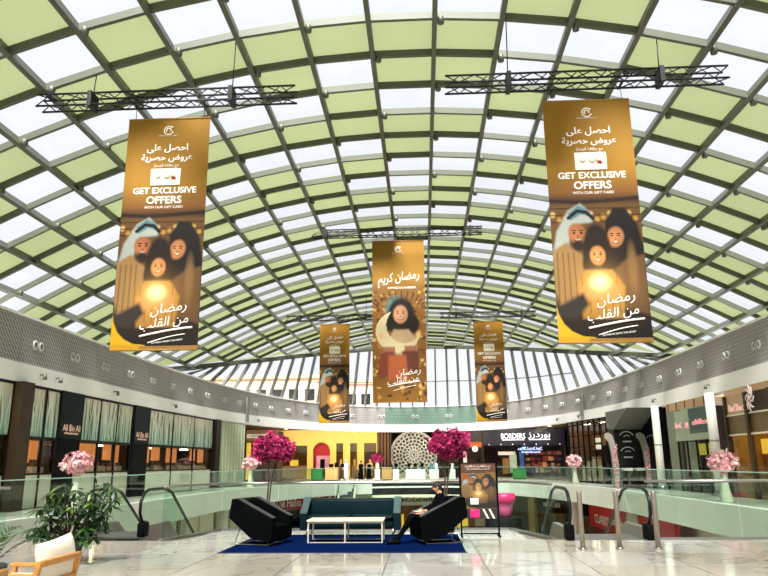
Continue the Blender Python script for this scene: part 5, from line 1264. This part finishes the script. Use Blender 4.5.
# blossom trees behind the chairs
m_bark = M('bark', (74, 52, 40), .9, 0, .2, 12, .3)
def blossom_tree(label, px, py, rx, rz, Y, trunk_px, seed):
    c = aty(px, py, Y); b = aty(trunk_px, 500, Y); r = random.Random(seed)
    t = thing('blossom_tree', label, 'tree', (b.x, Y, 0), 0, 'magenta blossom trees by the lounge'); dx = c.x-b.x; cz = c.z
    MB().lathe([(.16, 0), (.2, .04), (.22, .3), (.19, .32), (.17, .28)], 18).build('pot', m_black, t)
    zf = cz-rz*1.25
    for sx in (-1, 1): MB().tube([(sx*.012, 0, .25), (sx*.02, 0, .6), (dx*.3+sx*.03, .01, .6+(zf-.6)*.6), (dx*.6+sx*.08, .01, zf)], [.024, .02, .017, .014], 8).build('trunk', m_bark, t)
    for k, (ex, ez) in enumerate(((-.5, .2), (.45, .3), (-.1, .5), (.8, -.1), (-.85, -.15))):
        MB().tube([(dx*.6+(.08 if ex > 0 else -.08), .01, zf-.01), (dx*.8+ex*rx*.45, r.uniform(-.05, .05), cz-rz*.75), (dx+ex*rx*.8, r.uniform(-.2, .2), cz+ez*rz*.6)], [.013, .010, .005], 6).build('branch', m_bark, t)
    cl = []
    for _ in range(34):
        v = Vector((r.gauss(0, 1), r.gauss(0, 1), r.gauss(0, 1))).normalized()*r.uniform(.35, .86); cl.append((dx+v.x*rx, v.y*rx*.8, cz+v.z*rz, r.uniform(.12, .2)))
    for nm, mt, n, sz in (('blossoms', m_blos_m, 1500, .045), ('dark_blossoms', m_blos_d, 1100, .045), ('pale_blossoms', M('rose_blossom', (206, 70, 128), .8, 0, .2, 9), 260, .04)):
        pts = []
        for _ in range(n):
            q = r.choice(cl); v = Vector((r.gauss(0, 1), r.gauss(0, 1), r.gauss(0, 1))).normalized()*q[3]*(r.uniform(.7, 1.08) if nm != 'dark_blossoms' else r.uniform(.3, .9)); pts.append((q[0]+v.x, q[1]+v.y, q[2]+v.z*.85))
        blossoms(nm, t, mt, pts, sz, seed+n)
blossom_tree('magenta blossom tree behind the empty left armchair', 274, 447.5, .50, .30, 16.3, 268, 51)
blossom_tree('magenta blossom tree behind the seated man', 450, 444, .56, .33, 16.4, 445, 52)
# ================================================================== NEAR LEFT CORNER: shrub, palm, two armchairs
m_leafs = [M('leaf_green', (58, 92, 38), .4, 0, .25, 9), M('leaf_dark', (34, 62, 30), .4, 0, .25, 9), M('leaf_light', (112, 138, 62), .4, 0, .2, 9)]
def leaf_mesh(L, W):
    mb = MB(); prof = [(0, .06), (.2, .7), (.45, 1), (.7, .8), (.9, .35), (1, .02)]; vs_ = []; fs = []
    for f_, w_ in prof: vs_ += [(f_*L, -W*w_/2, .02*w_*L-.25*L*f_*f_), (f_*L, 0, -.25*L*f_*f_), (f_*L, W*w_/2, .02*w_*L-.25*L*f_*f_)]
    for i in range(5): a = 3*i; fs += [(a, a+1, a+4, a+3), (a+1, a+2, a+5, a+4)]
    return mb.add(vs_, fs, True).mesh('leaf')
lm = [leaf_mesh(.25, .085) for _ in m_leafs]
for l_, mt in zip(lm, m_leafs): l_.materials.append(mt)
c = aty(70, 520, 11.6); t = thing('leafy_shrub', 'leafy green umbrella shrub behind the cream cushion at the left', 'potted plant', (c.x, 11.6, 0))
MB().lathe([(.14, 0), (.2, .04), (.24, .34), (.21, .36), (.19, .32)], 20).build('pot', M('grey_pot', (60, 62, 60), .6), t)
r = random.Random(77); tips = []
for k, (px, py) in enumerate(((40, 508), (50, 494), (62, 484), (76, 490), (92, 494), (108, 482), (114, 496), (104, 512), (70, 508), (86, 514), (46, 524), (60, 528), (84, 530), (102, 528), (34, 528), (72, 536), (94, 502), (58, 508))):
    q = aty(px, py, 11.6+r.uniform(-.3, .3)); q = (q.x-c.x, q.y-11.6, q.z); tips.append(q)
    MB().tube([(q[0]*.08, 0, .32), (q[0]*.4, q[1]*.5, .32+(q[2]-.32)*.55), q], [.013, .010, .005], 6).build('stem', m_bark, t)
n = 0
for q in tips:
    for w_ in range(2):
        o3 = Vector((q[0]+r.uniform(-.13, .13)*w_, q[1]+r.uniform(-.13, .13)*w_, q[2]-.13*w_+r.uniform(-.03, .03)))
        for k in range(8):
            if n >= 290: break
            o = link('leaf', lm[r.choice([0, 0, 1, 1, 2])], None, t); o.location = o3; o.rotation_euler = (r.uniform(-.3, .3), r.uniform(-.1, .7), 2*math.pi*k/8+r.uniform(-.3, .3)); s_ = r.uniform(.6, 1.0); o.scale = (s_, s_, s_); n += 1
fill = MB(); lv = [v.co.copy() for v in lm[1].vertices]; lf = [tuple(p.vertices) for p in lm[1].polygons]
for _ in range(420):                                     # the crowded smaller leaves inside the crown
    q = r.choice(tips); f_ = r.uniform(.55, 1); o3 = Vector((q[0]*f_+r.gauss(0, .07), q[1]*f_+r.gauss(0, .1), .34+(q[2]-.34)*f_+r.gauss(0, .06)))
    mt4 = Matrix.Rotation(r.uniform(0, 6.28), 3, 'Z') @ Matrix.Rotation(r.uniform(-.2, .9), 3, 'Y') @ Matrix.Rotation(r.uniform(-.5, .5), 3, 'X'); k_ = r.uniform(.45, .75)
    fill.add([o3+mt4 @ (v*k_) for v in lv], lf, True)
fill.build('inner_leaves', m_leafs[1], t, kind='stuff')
# palm
c = atz(2, 549, .5); t = thing('potted_palm', 'small palm with feathery fronds at the left edge', 'potted plant', (c.x-.15, c.y, 0)); MB().lathe([(.16, 0), (.22, .3), (.2, .32), (.18, .27)], 18).build('pot', M('grey_pot', (60, 62, 60), .6), t)
for k, (dx, dy, dz) in enumerate(((.34, .1, .66), (.1, .3, .74), (.22, -.2, .6), (-.25, .1, .7), (-.1, -.3, .62), (.42, .3, .52))):
    pts = [Vector((dx*s_*1.1, dy*s_*1.1, .28+dz*math.sin(s_*1.75)*.62)) for s_ in [i/10 for i in range(11)]]
    mb = MB(); mb.tube(pts, .006, 5)
    for i in range(2, 11):
        tg = (pts[i]-pts[i-1]).normalized(); sd = tg.cross(Vector((0, 0, 1))).normalized()
        for s in (-1, 1):
            e = pts[i]+(sd*s*.8+tg*.7).normalized()*.17*(1-.5*abs(i/10-.5))-Vector((0, 0, .03)); w_ = tg*.011; mb.add([pts[i]-w_, pts[i]+w_, pts[i].lerp(e, .5)+w_*1.3, e, pts[i].lerp(e, .5)-w_*1.3], [(0, 1, 2, 3, 4)])
    mb.build('frond', m_leafs[k % 2], t)
# timber armchairs with cream cushions, seen from behind
m_teak = M('honey_wood', (190, 128, 58), .45, 0, .15, 14); m_cush = M('cream_canvas', (232, 224, 206), .85, 0, .03, 20, .1)
def pillow(name, mat, parent, W, H, T, n=14):
    vs_ = []; fs = []
    for sgn in (1, -1):
        for i in range(n+1):
            for j in range(n+1):
                u, v = 2*i/n-1, 2*j/n-1; th = T*((1-u**4)*(1-v**4))**.5; pin = 1-.07*(1-abs(u*v)); vs_.append((W/2*u*(1-.06*(1-v*v)), sgn*th/2, H/2*v*(1-.06*(1-u*u))))
    N = (n+1)**2
    for s in (0, 1):
        for i in range(n):
            for j in range(n): a = s*N+i*(n+1)+j; fs.append((a, a+1, a+n+2, a+n+1))
    return MB().add(vs_, fs, True).build(name, mat, parent)
def armchair(label, A, B, zr, group):
    """A, B: left and right ends of the top rail (plan); the seat lies beyond the rail"""
    A, B = Vector(A), Vector(B); d = (B-A); W = d.length; t = thing('timber_armchair', label, 'armchair', (A.x, A.y, 0), math.atan2(d.y, d.x), group)
    for x in (.02, W-.02):
        MB().beam((x, .0, zr), (x, .12, .02), .045, .05, (1, 0, 0)).build('rear_leg', m_teak, t); MB().beam((x, .68, .5), (x, .68, .0), .045, .045, (1, 0, 0)).build('front_leg', m_teak, t); MB().rbox(x-.03, x+.03, .03, .72, .48, .52, .01).build('arm_rest', m_teak, t)
    MB().rbox(0, W, -.025, .025, zr-.03, zr+.03, .01).build('top_rail', m_teak, t)
    MB().rbox(.04, W-.04, .0, .04, zr-.22, zr-.17, .008).build('back_slat', m_teak, t); MB().rbox(.03, W-.03, .08, .7, .26, .31, .01).build('seat_frame', m_teak, t)
    MB().rbox(.05, W-.05, .1, .7, .31, .43, .05).build('seat_cushion', m_cush, t)
    MB().rbox(.05, W-.05, .035, .05, .43, zr-.02, .006).build('back_panel', m_cush, t)
    return t, W
zr = .60; A, B = atz(38, 565, zr), atz(80, 554, zr)
ac, W = armchair('honey wood armchair with plain cream pillow at the bottom left', A.xy, B.xy, zr, 'timber armchairs in the left corner')
q = thing('pillow', 'plain cream pillow leaning on the timber armchair back', 'pillow', ac.location, ac.rotation_euler.z); pw_ = pillow('cover', m_cush, q, .70, .42, .17); pw_.location = (W*.82, .17, .57); pw_.rotation_euler = (-.2, -.08, 0)
A2, B2 = atz(-46, 590, zr), atz(6, 572, zr)
ac2, W2 = armchair('honey wood armchair at the left edge with patterned cream pillow', A2.xy, B2.xy, zr, 'timber armchairs in the left corner')
q = thing('pillow', 'cream pillow with black embroidered lines at the left edge', 'pillow', ac2.location, ac2.rotation_euler.z); pw_ = pillow('cover', m_cush, q, .52, .46, .17); pw_.location = (W2*.72, .14, .64); pw_.rotation_euler = (-.2, .05, 0)
for k in range(3): e = MB().tube([(-.02+.05*k, -.088, .10-.07*k), (.08+.03*k, -.086, .05-.06*k), (.1+.02*k, -.086, -.03-.05*k)], .007, 5).build('embroidery', m_black, q); e.location = pw_.location; e.rotation_euler = pw_.rotation_euler
